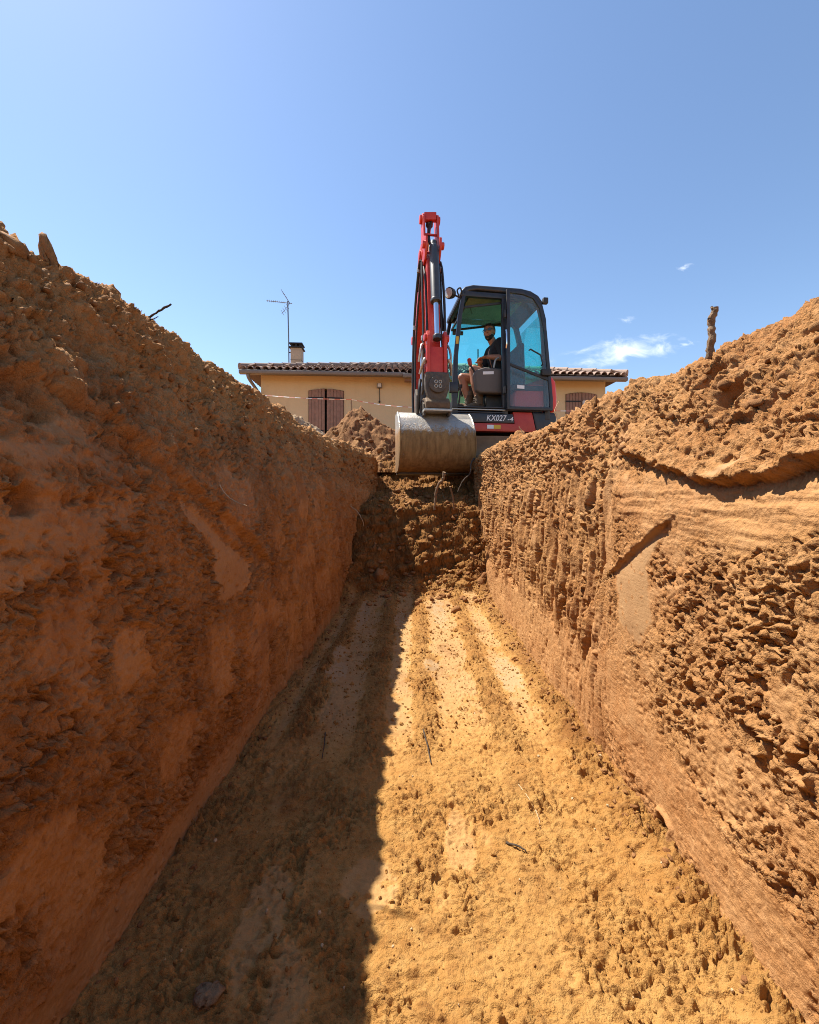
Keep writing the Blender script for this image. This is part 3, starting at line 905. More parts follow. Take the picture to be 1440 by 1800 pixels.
def mat_bucket():
    m, nt, b, out = new_mat('bucket_steel')
    tc = nd(nt, 'ShaderNodeTexCoord').outputs['Object']
    sx = nd(nt, 'ShaderNodeSeparateXYZ', {0: tc})
    n1 = noise(nt, tc, 6, 6, 0.65).outputs[0]
    mp = nd(nt, 'ShaderNodeMapping', {0: tc, 'Scale': (22, 22, 2.5)})
    n2 = noise(nt, mp.outputs[0], 1.0, 5, 0.65).outputs[0]
    n3 = noise(nt, tc, 60, 4, 0.7).outputs[0]
    steel = mix(nt, ramp(nt, n1, [(0.35, (0, 0, 0)), (0.65, (1, 1, 1))]), (0.34, 0.33, 0.31), (0.50, 0.46, 0.40))
    # mud caked on the belly, worn off in streaks
    hz = nd(nt, 'ShaderNodeMapRange', {0: sx.outputs[2], 1: 0.52, 2: 0.30, 3: -0.25, 4: 0.62}).outputs[0]
    f = mathn(nt, 'ADD', hz, mathn(nt, 'MULTIPLY', mathn(nt, 'SUBTRACT', n2, 0.5), 1.1))
    f = mathn(nt, 'ADD', f, mathn(nt, 'MULTIPLY', mathn(nt, 'SUBTRACT', n3, 0.5), 0.6))
    f = ramp(nt, f, [(0.05, (0, 0, 0)), (0.42, (1, 1, 1))])
    mud = mix(nt, ramp(nt, n2, [(0.35, (0, 0, 0)), (0.65, (1, 1, 1))]), (0.17, 0.080, 0.022), (0.31, 0.165, 0.055))
    sp = mathn(nt, 'MULTIPLY', ramp(nt, n3, [(0.52, (0, 0, 0)), (0.66, (1, 1, 1))]), 0.6)
    c = mix(nt, f, mix(nt, sp, steel, (0.40, 0.27, 0.13)), mud)
    nt.links.new(c, b.inputs['Base Color'])
    nt.links.new(nd(nt, 'ShaderNodeMapRange', {0: f, 3: 0.45, 4: 0.9}).outputs[0], b.inputs['Roughness'])
    nt.links.new(nd(nt, 'ShaderNodeMapRange', {0: f, 3: 0.55, 4: 0.0}).outputs[0], b.inputs['Metallic'])
    bp = nd(nt, 'ShaderNodeBump', {'Strength': 0.4, 'Distance': 0.010, 'Height': mathn(nt, 'ADD', mathn(nt, 'MULTIPLY', n3, 0.9), f)})
    nt.links.new(bp.outputs[0], b.inputs['Normal'])
    return m

M_red = mat_simple('red_paint', (0.50, 0.022, 0.010), 0.36, 0, 0.12, 9, 0, 0.16)
M_redlift = mat_simple('red_paint_brightened', (0.80, 0.05, 0.035), 0.35, 0, 0.06, 9, 0, 0.10)  # same red paint, colour brightened to offset the shade on the hood
M_navy = mat_simple('dark_blue_grey_paint', (0.012, 0.017, 0.027), 0.38, 0, 0.2, 12, 0, 0.12)
M_black = mat_simple('black_plastic', (0.012, 0.013, 0.015), 0.5, 0, 0.2, 14, 0.05, 0.12)
M_hose = mat_simple('black_hose_rubber', (0.012, 0.012, 0.013), 0.55, 0, 0.2, 30, 0, 0.08)
M_barrel = mat_simple('dark_cylinder_paint', (0.035, 0.045, 0.055), 0.4, 0.2, 0.15, 14, 0, 0.12)
M_chrome = mat_simple('chrome_rod', (0.75, 0.76, 0.78), 0.12, 1.0, 0.03, 20)
M_fit = mat_simple('zinc_fitting', (0.42, 0.40, 0.36), 0.4, 0.7, 0.15, 40, 0, 0.2)
M_steel = mat_simple('worn_cast_steel', (0.075, 0.062, 0.052), 0.6, 0.4, 0.3, 30, 0.25, 0.30)
M_hitch = mat_simple('muddy_hitch_steel', (0.10, 0.06, 0.035), 0.7, 0.2, 0.35, 35, 0.3, 0.35)
M_rubber = mat_simple('track_rubber', (0.03, 0.028, 0.026), 0.85, 0, 0.2, 20, 0.2, 0.4)
M_blade = mat_simple('dusty_blade_paint', (0.20, 0.13, 0.085), 0.8, 0, 0.2, 10, 0.15, 0.4)
M_grey = mat_simple('grey_brown_plastic', (0.115, 0.095, 0.08), 0.6, 0, 0.06, 20, 0.1)
M_seat = mat_simple('seat_fabric', (0.03, 0.03, 0.034), 0.9, 0, 0.15, 40, 0.2)
M_white = mat_simple('white_print', (0.80, 0.80, 0.78), 0.5, 0, 0.03, 20)
M_yel = mat_simple('yellow_sticker', (0.70, 0.42, 0.03), 0.5, 0, 0.05, 20)
M_lens = mat_simple('lamp_lens', (0.75, 0.76, 0.76), 0.15, 0.3, 0.1, 90)
M_liner = mat_simple('headliner', (0.30, 0.27, 0.15), 0.8, 0, 0.2, 14, 0.1)  # yellowish colour stands in for the ground reflected in the raised windscreen
M_redknob = mat_simple('red_knob_rubber', (0.30, 0.02, 0.015), 0.45, 0, 0.1, 20)
M_glass = mat_glass('tinted_cab_glass', (0.55, 0.97, 0.94), 0.9, 0.03)
M_door_glass = mat_glass('tinted_door_glass', (0.82, 0.93, 0.95), 0.9, 0.13)
M_clear = mat_glass('raised_windscreen_glass', (0.62, 0.85, 0.84), 0.95, 0.03)
M_bucket = mat_bucket()

# ================================================================= excavator
HEAD = math.atan2(-0.13, -0.99)
SC = Vector((1.065, 6.14, ZG - 0.01))
EX = thing('excavator', 'red and black mini excavator with tinted cab parked beyond the trench end', 'excavator', SC, HEAD)
_ME = WORLD[EX.name]
def L(x, y, h): return _ME @ Vector((x, y, h))            # x forward, y left (towards the camera), h up
def LV(x, y, h): return _ME.to_3x3() @ Vector((x, y, h))
def side(poly, y): return [L(x, y, h) for x, h in poly]

# --- undercarriage, turned to face the trench
UM = Matrix.Translation(SC) @ Matrix.Rotation(R(-90), 4, 'Z')
def U(x, y, h): return UM @ Vector((x, y, h))
def stadium(cx, r, half, n=12):
    pts = []
    for i in range(n + 1):
        a = -math.pi / 2 + math.pi * i / n; pts.append((cx + half + r * math.cos(a), r + r * math.sin(a)))
    for i in range(n + 1):
        a = math.pi / 2 + math.pi * i / n; pts.append((cx - half + r * math.cos(a), r + r * math.sin(a)))
    return pts
for sy in (-1, 1):
    yc = sy * 0.60
    out = stadium(-0.14, 0.235, 0.60); inn = [((x + 0.14) * 0.955 - 0.14, 0.235 + (h - 0.235) * 0.83) for x, h in out]
    mb = MB().ring([U(x, yc - 0.14, h + 0.012) for x, h in out], [U(x, yc - 0.14, h + 0.012) for x, h in inn], UM.to_3x3() @ Vector((0, 0.28, 0)))
    tr = mb.build('track', M_rubber, EX, 0.006)
    lug = MB()
    for i in range(len(out) - 1):
        for q in (0.25, 0.75):
            (x0, h0), (x1, h1) = out[i], out[i + 1]
            seg = max(1, int(math.hypot(x1 - x0, h1 - h0) / 0.09))
            for s_ in range(seg):
                t = (s_ + q) / seg
                if seg == 1 and q > 0.5: continue
                x, h = x0 + (x1 - x0) * t, h0 + (h1 - h0) * t
                nx, nh = -(h1 - h0), (x1 - x0); ln = math.hypot(nx, nh); nx, nh = -nx / ln, -nh / ln
                lug.beam(U(x, yc - 0.13, h + 0.012), U(x, yc + 0.13, h + 0.012), 0.03, 0.026, UM.to_3x3() @ Vector((nx, 0, nh)))
    lug.build('grouser', M_rubber, tr)
    MB().box(U(-0.14, yc, 0.24), (0.16, 1.05, 0.2)).build('track_frame', M_steel, EX, 0.02)
    for cx in (-0.74, 0.46):
        MB().cyl(U(cx, yc - 0.10, 0.247), U(cx, yc + 0.10, 0.247), 0.18, 24).build('sprocket', M_steel, EX, 0.01)
MB().box(U(-0.05, 0, 0.30), (0.95, 0.6, 0.22)).build('car_body', M_steel, EX, 0.03)
MB().cyl(U(0, 0, 0.36), U(0, 0, 0.50), 0.30, 32).build('slew_ring', M_steel, EX, 0.01)
# dozer blade: curved mouldboard with a folded top edge, two arms
bl = [(x - 0.17, h) for x, h in ((1.00, 0.05), (0.965, 0.14), (0.955, 0.22), (0.965, 0.31), (0.985, 0.365), (1.015, 0.375), (1.01, 0.355), (0.99, 0.30), (0.98, 0.22), (0.99, 0.14), (1.02, 0.06))]
blade = MB().prism([U(x, -0.75, h) for x, h in bl], UM.to_3x3() @ Vector((0, 1.5, 0))).build('dozer_blade', M_blade, EX, 0.004)
MB().box(U(0.842, 0, 0.075), (1.5, 0.02, 0.10)).build('cutting_edge', M_steel, blade, 0.003)
for sy in (-0.36, 0.36):
    MB().beam(U(0.30, sy, 0.28), U(0.80, sy, 0.2), 0.07, 0.1).build('blade_arm', M_blade, EX, 0.01)

# --- upper frame
MB().box(L(-0.06, 0.0, 0.50), (1.38, 1.30, 0.06), Matrix.Rotation(HEAD, 3, 'Z')).build('deck_plate', M_black, EX, 0.01)
# lower side skirt under the door: dark panel above a red band
skirt = MB().prism(side([(0.66, 0.57), (0.66, 0.69), (-0.165, 0.69), (-0.19, 0.57)], 0.60), LV(0, 0.115, 0)).build('side_panel', M_navy, EX, 0.008)
MB().prism(side([(0.66, 0.455), (0.66, 0.565), (-0.195, 0.565), (-0.172, 0.72), (-0.44, 0.72), (-0.50, 0.455)], 0.58), LV(0, 0.125, 0)).build('red_side_panel', M_red, EX, 0.012)
MB().prism(side([(-0.45, 0.73), (-0.505, 0.455), (-0.74, 0.48), (-0.80, 0.56), (-0.80, 0.73)], 0.45), LV(0, 0.245, 0)).build('counterweight', M_navy, EX, 0.03, 3)
MB().prism(side([(-0.45, 0.73), (-0.505, 0.455), (-0.74, 0.48), (-0.82, 0.56), (-0.82, 0.73)], -0.70), LV(0, 1.14, 0)).build('counterweight', M_navy, EX, 0.03, 3)
def letter(body, x0, x1, h0, capH, parent):
    M0 = _ME.to_3x3().to_4x4() @ Matrix.Rotation(R(180), 4, 'Z') @ Matrix.Rotation(R(90), 4, 'X')
    o = text_mesh('lettering', body, 1.0, M_white, parent, WORLD[parent.name], 0.22, 0.008, 0.02)
    co = np.array([v.co[:] for v in o.data.vertices]); mn, mx = co.min(0), co.max(0)
    Sx = Matrix.Diagonal((abs(x0 - x1) / (mx[0] - mn[0]), capH / (mx[1] - mn[1]), 0.1, 1))
    o.data.transform(_ME.inverted() @ Matrix.Translation(L(x0, 0.7175, h0)) @ M0 @ Sx @ Matrix.Translation((-mn[0], -mn[1], 0)))
letter('KX027', 0.195, -0.080, 0.592, 0.078, skirt)
letter('-4', -0.092, -0.172, 0.592, 0.060, skirt)
MB().prism(side([(0.185, 0.49), (0.185, 0.54), (0.095, 0.54), (0.095, 0.49)], 0.706), LV(0, 0.003, 0)).build('sticker', M_white, EX)
MB().prism(side([(0.09, 0.49), (0.09, 0.54), (0.0, 0.54), (0.0, 0.49)], 0.706), LV(0, 0.003, 0)).build('sticker', M_yel, EX)
# engine hood behind and beside the cab
hood = [(-0.20, 0.75), (-0.21, 1.00), (-0.28, 1.08), (-0.60, 1.20), (-0.74, 1.24), (-0.80, 1.16), (-0.82, 0.95), (-0.82, 0.75)]
MB().prism(side(hood, -0.70), LV(0, 1.36, 0)).build('engine_hood', M_redlift, EX, 0.04, 3)
MB().prism(side([(0.62, 0.65), (0.58, 0.86), (0.30, 0.98), (-0.21, 1.00), (-0.21, 0.65)], -0.70), LV(0, 0.44, 0)).build('tank_cover', M_redlift, EX, 0.035, 3)
tailp = [(-0.823, 0.72), (-0.823, 1.02), (-0.826, 1.02), (-0.826, 0.72)]

# --- cab
CAB_R, CAB_L = -0.24, 0.70
def cab_rect(y, ins=0): pass
MB().box(L(0.03, 0.23, 0.755), (1.26, 0.90, 0.04), Matrix.Rotation(HEAD, 3, 'Z')).build('cab_floor', M_black, EX, 0.004)
for k, yy in enumerate((0.700, 0.712, 0.704)):
    MB().beam(L(0.66, yy, 0.705 + k * 0.032), L(-0.06, yy, 0.705 + k * 0.032), 0.03, 0.014).build('door_sill', M_navy if k != 1 else M_fit, EX, 0.003)
front = [(0.655, 0.63), (0.655, 1.00), (0.625, 1.45), (0.565, 2.00), (0.515, 2.26)]
def taper(h): return 0.0 if h < 1.0 else (h - 1.0) / 1.35 * 0.035
for nm, yb, sg in (('pillar', CAB_L, -1), ('pillar', CAB_R, 1)):
    mb = MB(); rings = []
    for i, (x, h) in enumerate(front):
        w = 0.055 if h > 1.1 else 0.075
        y = yb + sg * taper(h)
        rings.append([L(x, y, h), L(x - w, y, h), L(x - w, y + sg * 0.06, h), L(x, y + sg * 0.06, h)])
    mb.loft(rings).build(nm, M_navy, EX, 0.012, 2)
for yb, sg in ((CAB_L, -1), (CAB_R, 1)):
    mb = MB(); rings = []
    for x, h in ((-0.03, 0.63), (-0.03, 1.4), (-0.03, 2.30)):
        y = yb + sg * taper(h)
        rings.append([L(x, y, h), L(x - 0.075, y, h), L(x - 0.075, y + sg * 0.05, h), L(x, y + sg * 0.05, h)])
    if sg < 0: mb.loft(rings).build('pillar', M_navy, EX, 0.008)
    mb = MB(); rings = []
    for x, h in ((-0.70, 0.63), (-0.69, 1.3), (-0.655, 2.0), (-0.60, 2.22), (-0.50, 2.32)):
        y = yb + sg * taper(h)
        rings.append([L(x, y, h), L(x + 0.075, y, h - 0.01), L(x + 0.075, y + sg * 0.06, h - 0.01), L(x, y + sg * 0.06, h)])
    mb.loft(rings).build('pillar', M_navy, EX, 0.012)
# roof: a shallow pressed shell with rounded edges and a raised rib
roof_side = [(0.545, 2.235), (0.535, 2.31), (0.47, 2.375), (0.36, 2.405), (-0.30, 2.40), (-0.44, 2.375), (-0.545, 2.32), (-0.625, 2.22), (-0.575, 2.19), (-0.50, 2.28), (-0.40, 2.315), (0.30, 2.335), (0.42, 2.315), (0.475, 2.235)]
MB().prism(side(roof_side, CAB_R + 0.03), LV(0, CAB_L - CAB_R - 0.06, 0)).build('roof', M_navy, EX, 0.035, 3, 30)
MB().box(L(-0.03, 0.23, 2.322), (0.80, 0.78, 0.018), Matrix.Rotation(HEAD, 3, 'Z')).build('headliner', M_liner, EX)
for yb in (CAB_L - 0.06, CAB_R + 0.06):
    MB().beam(L(0.50, yb, 2.28), L(-0.56, yb, 2.27), 0.06, 0.07).build('roof_rail', M_navy, EX, 0.012)
MB().beam(L(0.51, CAB_R + 0.06, 2.26), L(0.51, CAB_L - 0.06, 2.26), 0.05, 0.06).build('header_rail', M_navy, EX, 0.01)
MB().beam(L(0.63, CAB_R + 0.02, 0.80), L(0.63, CAB_L - 0.02, 0.80), 0.05, 0.10).build('front_rail', M_navy, EX, 0.01)
# right side and rear: low panels, glass above
MB().prism(side([(0.62, 0.78), (0.62, 0.99), (-0.62, 1.02), (-0.62, 0.78)], CAB_R + 0.015), LV(0, 0.03, 0)).build('inner_panel', M_black, EX, 0.005)
rg = [(0.575, 1.02), (0.51, 1.86), (0.455, 2.23), (-0.52, 2.23), (-0.60, 2.0), (-0.615, 1.03)]
MB().prism([L(x, CAB_R + 0.03 + taper(h), h) for x, h in rg], LV(0, 0.005, 0)).build('right_window', M_glass, EX, smooth=False)
MB().prism([L(-0.655 + 0.02 * (h - 1.1), y, h) for y, h in ((CAB_R + 0.08, 1.12), (CAB_L - 0.08, 1.12), (CAB_L - 0.10, 2.12), (CAB_R + 0.10, 2.12))], LV(0.005, 0, 0)).build('rear_window', M_glass, EX, smooth=False)
MB().beam(L(-0.64, CAB_R + 0.06, 1.13), L(-0.64, CAB_L - 0.04, 1.13), 0.04, 0.08).build('rear_rail', M_navy, EX, 0.01)
# the raised lower windscreen stowed under the roof
MB().prism([L(0.46, CAB_R + 0.09, 2.13), L(0.46, CAB_L - 0.09, 2.13), L(-0.30, CAB_L - 0.09, 2.26), L(-0.30, CAB_R + 0.09, 2.26)], LV(0, 0, -0.006)).build('raised_windscreen', M_clear, EX, smooth=False)
ws = MB()
for yb in (CAB_L - 0.085, CAB_R + 0.085):
    ws.beam(L(0.47, yb, 2.12), L(-0.31, yb, 2.25), 0.022, 0.03)
ws.beam(L(0.47, CAB_L - 0.085, 2.12), L(0.47, CAB_R + 0.085, 2.12), 0.022, 0.03)
ws.build('windscreen_frame', M_black, EX, 0.004)
MB().box(L(0.38, CAB_R + 0.12, 2.07), (0.16, 0.05, 0.05), Matrix.Rotation(HEAD, 3, 'Z')).build('latch_box', M_black, EX, 0.008)
# rear side quarter behind the folded door
MB().prism([L(x, CAB_L - 0.035 - taper(h), h) for x, h in ((-0.11, 1.10), (-0.11, 2.22), (-0.48, 2.22), (-0.58, 2.0), (-0.615, 1.10))], LV(0, -0.005, 0)).build('quarter_window', M_glass, EX, smooth=False)
MB().prism(side([(-0.11, 1.02), (-0.11, 1.09), (-0.63, 1.09), (-0.63, 1.02)], CAB_L - 0.06), LV(0, 0.04, 0)).build('quarter_rail', M_navy, EX, 0.006)

# door, swung open and latched flat against the rear quarter
DY = CAB_L + 0.045
do = [(-0.065, 0.735), (-0.065, 1.30), (-0.065, 2.33), (-0.30, 2.315), (-0.46, 2.26), (-0.56, 2.12), (-0.62, 1.80), (-0.665, 1.30), (-0.70, 0.90), (-0.70, 0.735)]
di = inset(do, 0.045)
dpt = lambda pts, y: [L(x, y - taper(h) * 0.5, h) for x, h in pts]
door = MB().ring(dpt(do, DY), dpt(di, DY), LV(0, 0.035, 0)).build('door', M_navy, EX, 0.008)
def di_at(h0, rear):   # x of the inner edge at height h
    pts = sorted([(h, x) for x, h in (di[5:9] if rear else di[:2])])
    return float(np.interp(h0, [p[0] for p in pts], [p[1] for p in pts]))
railA, railB = 1.335, 1.155
MB().prism(dpt([(di[0][0], railA + 0.018), (di_at(railB, True), railB + 0.018), (di_at(railB, True), railB - 0.018), (di[0][0], railA - 0.018)], DY + 0.004), LV(0, 0.026, 0)).build('door_rail', M_black, door, 0.003)
up_p = [(di[0][0], railA + 0.018), di[2], di[3], di[4], di[5], di[6], (di_at(1.30, True), 1.30), (di_at(railB, True), railB + 0.018)]
MB().prism(dpt(up_p, DY + 0.015), LV(0, 0.005, 0)).build('upper_pane', M_door_glass, door, smooth=False)
lo_p = [di[0], (di[0][0], railA - 0.018), (di_at(railB, True), railB - 0.018), di[8], di[9]]
MB().prism(dpt(lo_p, DY + 0.015), LV(0, 0.005, 0)).build('lower_pane', M_door_glass, door, smooth=False)
MB().tube([L(-0.36, DY + 0.05, 1.52), L(-0.36, DY + 0.09, 1.52), L(-0.50, DY + 0.09, 1.45), L(-0.53, DY + 0.09, 1.33), L(-0.53, DY + 0.05, 1.33)], 0.010, 8).build('door_handle', M_black, door)
MB().box(L(-0.60, DY + 0.03, 1.24), (0.13, 0.07, 0.09), Matrix.Rotation(HEAD, 3, 'Z')).build('door_lock', M_black, door, 0.015)
for hh in (0.95, 1.95):
    MB().cyl(L(-0.045, DY, hh), L(-0.045, DY, hh + 0.10), 0.020, 10).build('hinge', M_black, door, 0.003)
MB().prism(side([(-0.205, 1.02), (-0.205, 1.065), (-0.305, 1.06), (-0.305, 1.015)], DY + 0.022), LV(0, 0.002, 0)).build('sticker', M_white, door)
MB().tube([L(-0.05, DY + 0.03, 1.78), L(-0.05, DY + 0.05, 1.74), L(-0.05, DY + 0.05, 1.58), L(-0.05, DY + 0.03, 1.54)], 0.010, 8).build('grab_handle', M_chrome, EX)
# lamps, mirror stub
def lamp(c, d, r, nm):
    c = Vector(c); d = Vector(d).normalized()
    h = MB().tube([c - d * 0.05, c - d * 0.04, c + d * 0.03, c + d * 0.045], [r * 0.45, r * 0.8, r, r], 10).build(nm, M_black, EX, 0.006)
    MB().cyl(c + d * 0.040, c + d * 0.052, r * 0.82, 14).build('lens', M_lens, h, 0.003)
    return h
lamp(L(0.66, CAB_L - 0.06, 2.28), LV(1, 0.75, -0.25), 0.075, 'work_lamp')
MB().tube([L(0.62, CAB_L - 0.07, 2.27), L(0.54, CAB_L - 0.07, 2.24)], 0.012, 8).build('lamp_bracket', M_black, EX)
MB().tube(smooth_path([L(0.56, CAB_L - 0.03, 2.24), L(0.585, CAB_L - 0.01, 2.30), L(0.545, CAB_L, 2.33), L(0.52, CAB_L - 0.02, 2.27)], 4), 0.010, 6).build('lamp_cable', M_hose, EX)
MB().box(L(-0.645, CAB_L - 0.04, 2.25), (0.07, 0.06, 0.08), Matrix.Rotation(HEAD, 3, 'Z')).build('rear_lamp', M_black, EX, 0.012)
MB().prism([L(0.645 - (h - 1.0) * 0.068, CAB_L + 0.001 - taper(h), h) for h in (1.60, 1.70)] + [L(0.61 - (h - 1.0) * 0.068, CAB_L + 0.001 - taper(h), h) for h in (1.70, 1.60)], LV(0, 0.002, 0)).build('sticker', M_yel, EX)
# bolted joint of the front pillar
MB().box(L(0.635, CAB_L - 0.01, 1.02), (0.12, 0.07, 0.14), Matrix.Rotation(HEAD, 3, 'Z')).build('pillar_bracket', M_navy, EX, 0.02)
# seat, consoles, levers
MB().prism(side([(0.16, 1.06), (0.18, 1.13), (-0.30, 1.12), (-0.36, 1.04), (-0.30, 0.98)], 0.03), LV(0, 0.44, 0)).build('seat', M_seat, EX, 0.04, 3)
MB().prism(side([(-0.26, 1.10), (-0.36, 1.75), (-0.44, 1.76), (-0.46, 1.10)], 0.04), LV(0, 0.42, 0)).build('seat_back', M_seat, EX, 0.045, 3)
MB().box(L(-0.10, 0.25, 0.89), (0.42, 0.36, 0.24), Matrix.Rotation(HEAD, 3, 'Z')).build('seat_box', M_black, EX, 0.02)
con = MB().prism(side([(0.30, 1.30), (0.33, 1.25), (0.30, 1.02), (0.25, 0.99), (-0.20, 0.99), (-0.20, 1.32), (0.18, 1.34)], 0.49), LV(0, 0.11, 0)).build('control_console', M_grey, EX, 0.03, 3)
MB().prism(side([(0.21, 1.275), (0.21, 1.235), (0.06, 1.245), (0.06, 1.285)], 0.603), LV(0, 0.002, 0)).build('label_plate', M_white, con)
MB().prism(side([(0.30, 1.25), (0.25, 0.97), (-0.20, 0.97), (-0.20, 1.28)], -0.10), LV(0, 0.11, 0)).build('control_console', M_grey, EX, 0.03, 3)
for yy in (0.53, 0.0):
    lv = MB().tube([L(0.28, yy, 1.24), L(0.33, yy, 1.33), L(0.36, yy, 1.37)] if yy > 0.3 else [L(0.34, yy, 1.08), L(0.40, yy, 1.26), L(0.42, yy, 1.33)], 0.014, 8).build('lever', M_black, EX)
    p = L(0.36, yy, 1.37) if yy > 0.3 else L(0.42, yy, 1.33)
    MB().tube([p, p + LV(0.012, 0, 0.04), p + LV(0.02, 0, 0.085), p + LV(0.02, 0, 0.10)], [0.022, 0.03, 0.03, 0.015], 10).build('knob', M_redknob, lv)
for yy in (0.16, 0.34):
    tl = MB().tube([L(0.50, yy, 0.77), L(0.47, yy, 0.95), L(0.45, yy, 1.12)], 0.012, 8).build('travel_lever', M_black, EX)
    MB().tube([L(0.45, yy, 1.12), L(0.447, yy, 1.16)], 0.02, 8).build('knob', M_black, tl)
MB().tube(smooth_path([L(0.05, 0.58, 1.34), L(0.03, 0.585, 1.44), L(-0.02, 0.58, 1.48)], 4), 0.013, 8).build('safety_lever', M_fit, EX)
MB().box(L(0.48, 0.10, 0.84), (0.20, 0.34, 0.14), Matrix.Rotation(HEAD, 3, 'Z')).build('pedal_box', M_black, EX, 0.03)
# mirror on the far side
mi = MB().tube([L(0.0, CAB_R - 0.10, 1.92), L(0.0, CAB_R - 0.10, 1.55), L(-0.10, CAB_R - 0.10, 1.50)], 0.010, 8).build('mirror_frame', M_black, EX)

# --- boom, arm and bucket, swung round to point at the trench
BF = Vector((0.10, 6.10, 0)); EP = Vector((0.158, -0.987, 0)); EW = Vector((0.987, 0.158, 0))
def B(p, w, z): return BF + EP * p + EW * w + Vector((0, 0, z))
def bpl(poly, w): return [B(p, w, z) for p, z in poly]
def strip_profile(pts):
    """centre line (p, z, thickness) -> closed outline"""
    up_, lo_ = [], []
    n = len(pts)
    for i in range(n):
        p, z, t = pts[i]; a = pts[max(i - 1, 0)]; b = pts[min(i + 1, n - 1)]
        d = Vector((b[0] - a[0], b[1] - a[1])).normalized(); nn = Vector((-d.y, d.x))
        up_.append((p + nn.x * t / 2, z + nn.y * t / 2)); lo_.append((p - nn.x * t / 2, z - nn.y * t / 2))
    return up_ + lo_[::-1]
sb = MB().prism(bpl([(-0.10, 1.80), (0.16, 1.80), (0.20, 1.98), (0.10, 2.16), (-0.14, 2.16), (-0.2, 1.95)], -0.13), EW * 0.26).build('swing_bracket', M_steel, EX, 0.02)
MB().cyl(B(0, 0, 1.74), B(0, 0, 2.22), 0.07, 16).build('swing_post', M_steel, EX, 0.008)
MB().prism([L(0.60, -0.10, 0.50), L(1.06, -0.02, 0.50), L(1.10, 0.12, 0.50), L(1.0, 0.22, 0.50), L(0.60, 0.40, 0.50)], Vector((0, 0, 0.16))).build('front_nose', M_black, EX, 0.02)
boom_c = [(-0.02, 1.98, 0.16), (-0.10, 2.35, 0.22), (-0.10, 2.80, 0.27), (0.00, 3.22, 0.30), (0.16, 3.58, 0.28), (0.38, 3.90, 0.22), (0.60, 4.17, 0.16), (0.66, 4.24, 0.13)]
boom = MB().prism(bpl(strip_profile(boom_c), -0.085), EW * 0.17).build('boom', M_red, EX, 0.012)
for w in (-0.115, 0.085):
    MB().prism(bpl([(0.50, 4.30), (0.70, 4.33), (0.76, 4.18), (0.64, 4.05), (0.40, 3.84), (0.32, 3.92)], w), EW * 0.030).build('tip_plate', M_red, boom, 0.006)
for pz, r in (((0.0, 2.0), 0.075), ((0.03, 3.30), 0.06), ((0.66, 4.20), 0.055)):
    MB().cyl(B(pz[0], -0.135, pz[1]), B(pz[0], 0.135, pz[1]), r, 16).build('pin_boss', M_red if r < 0.07 else M_steel, boom, 0.006)
# cylinders
def ram(nm, a, b, r, split, rr):
    a, b = Vector(a), Vector(b); m_ = a.lerp(b, split); d = (b - a).normalized()
    e = MB().tube([a, a + d * 0.03, m_ - d * 0.04, m_ - d * 0.035, m_], [r * 0.8, r, r, r * 1.12, r * 1.12], 18).build(nm, M_barrel, EX, 0.004)
    MB().cyl(m_, b, rr, 14).build('rod', M_chrome, e)
    MB().tube([b - d * 0.05, b - d * 0.03, b + d * 0.02], [rr, rr * 1.7, rr * 1.7], 12).build('rod_eye', M_barrel, e, 0.004)
    MB().tube([a + d * 0.05, a - d * 0.05], [r * 0.8, r * 0.75], 12).build('base_eye', M_barrel, e, 0.004)
    return e
ram('boom_cylinder', B(0.22, 0, 1.92), B(0.16, 0, 3.12), 0.055, 0.55, 0.03)
ram('arm_cylinder', B(-0.24, 0.0, 3.05), B(0.70, 0.0, 4.60), 0.05, 0.62, 0.028)
ram('bucket_cylinder', B(0.93, 0.01, 4.18), B(1.13, 0.01, 2.93), 0.060, 0.62, 0.032)
# arm: box section below, two plates reaching up to the arm cylinder pin
arm_low = [(0.70, 4.10, 0.20), (0.80, 3.95, 0.24), (0.86, 3.55, 0.22), (0.93, 3.00, 0.18), (0.99, 2.50, 0.15), (1.01, 2.27, 0.13)]
arm = MB().prism(bpl(strip_profile(arm_low), -0.075), EW * 0.15).build('arm', M_red, EX, 0.010)
for w in (-0.105, 0.077):
    MB().prism(bpl([(0.62, 4.66), (0.72, 4.72), (0.80, 4.66), (0.84, 4.35), (0.98, 4.26), (0.98, 4.14), (0.90, 4.02), (0.66, 3.98), (0.58, 4.12), (0.66, 4.35)], w), EW * 0.028).build('arm_plate', M_red, arm, 0.006)
    s_ = -1 if w < 0 else 1
    MB().cyl(B(0.71, w + 0.014 + s_ * 0.012, 4.64), B(0.71, w + 0.014 + s_ * 0.045, 4.64), 0.055, 16).build('pin_boss', M_red, arm, 0.008)
    MB().cyl(B(0.93, w + 0.014 + s_ * 0.010, 4.18), B(0.93, w + 0.014 + s_ * 0.050, 4.18), 0.045, 14).build('pin_boss', M_red, arm, 0.006)
MB().box(B(0.75, 0, 4.655), (0.16, 0.07, 0.10)).build('tie_plate', M_red, arm, 0.008)
MB().beam(B(0.79, -0.08, 4.40), B(0.79, 0.08, 4.40), 0.03, 0.02).build('tie_bar', M_red, arm, 0.003)
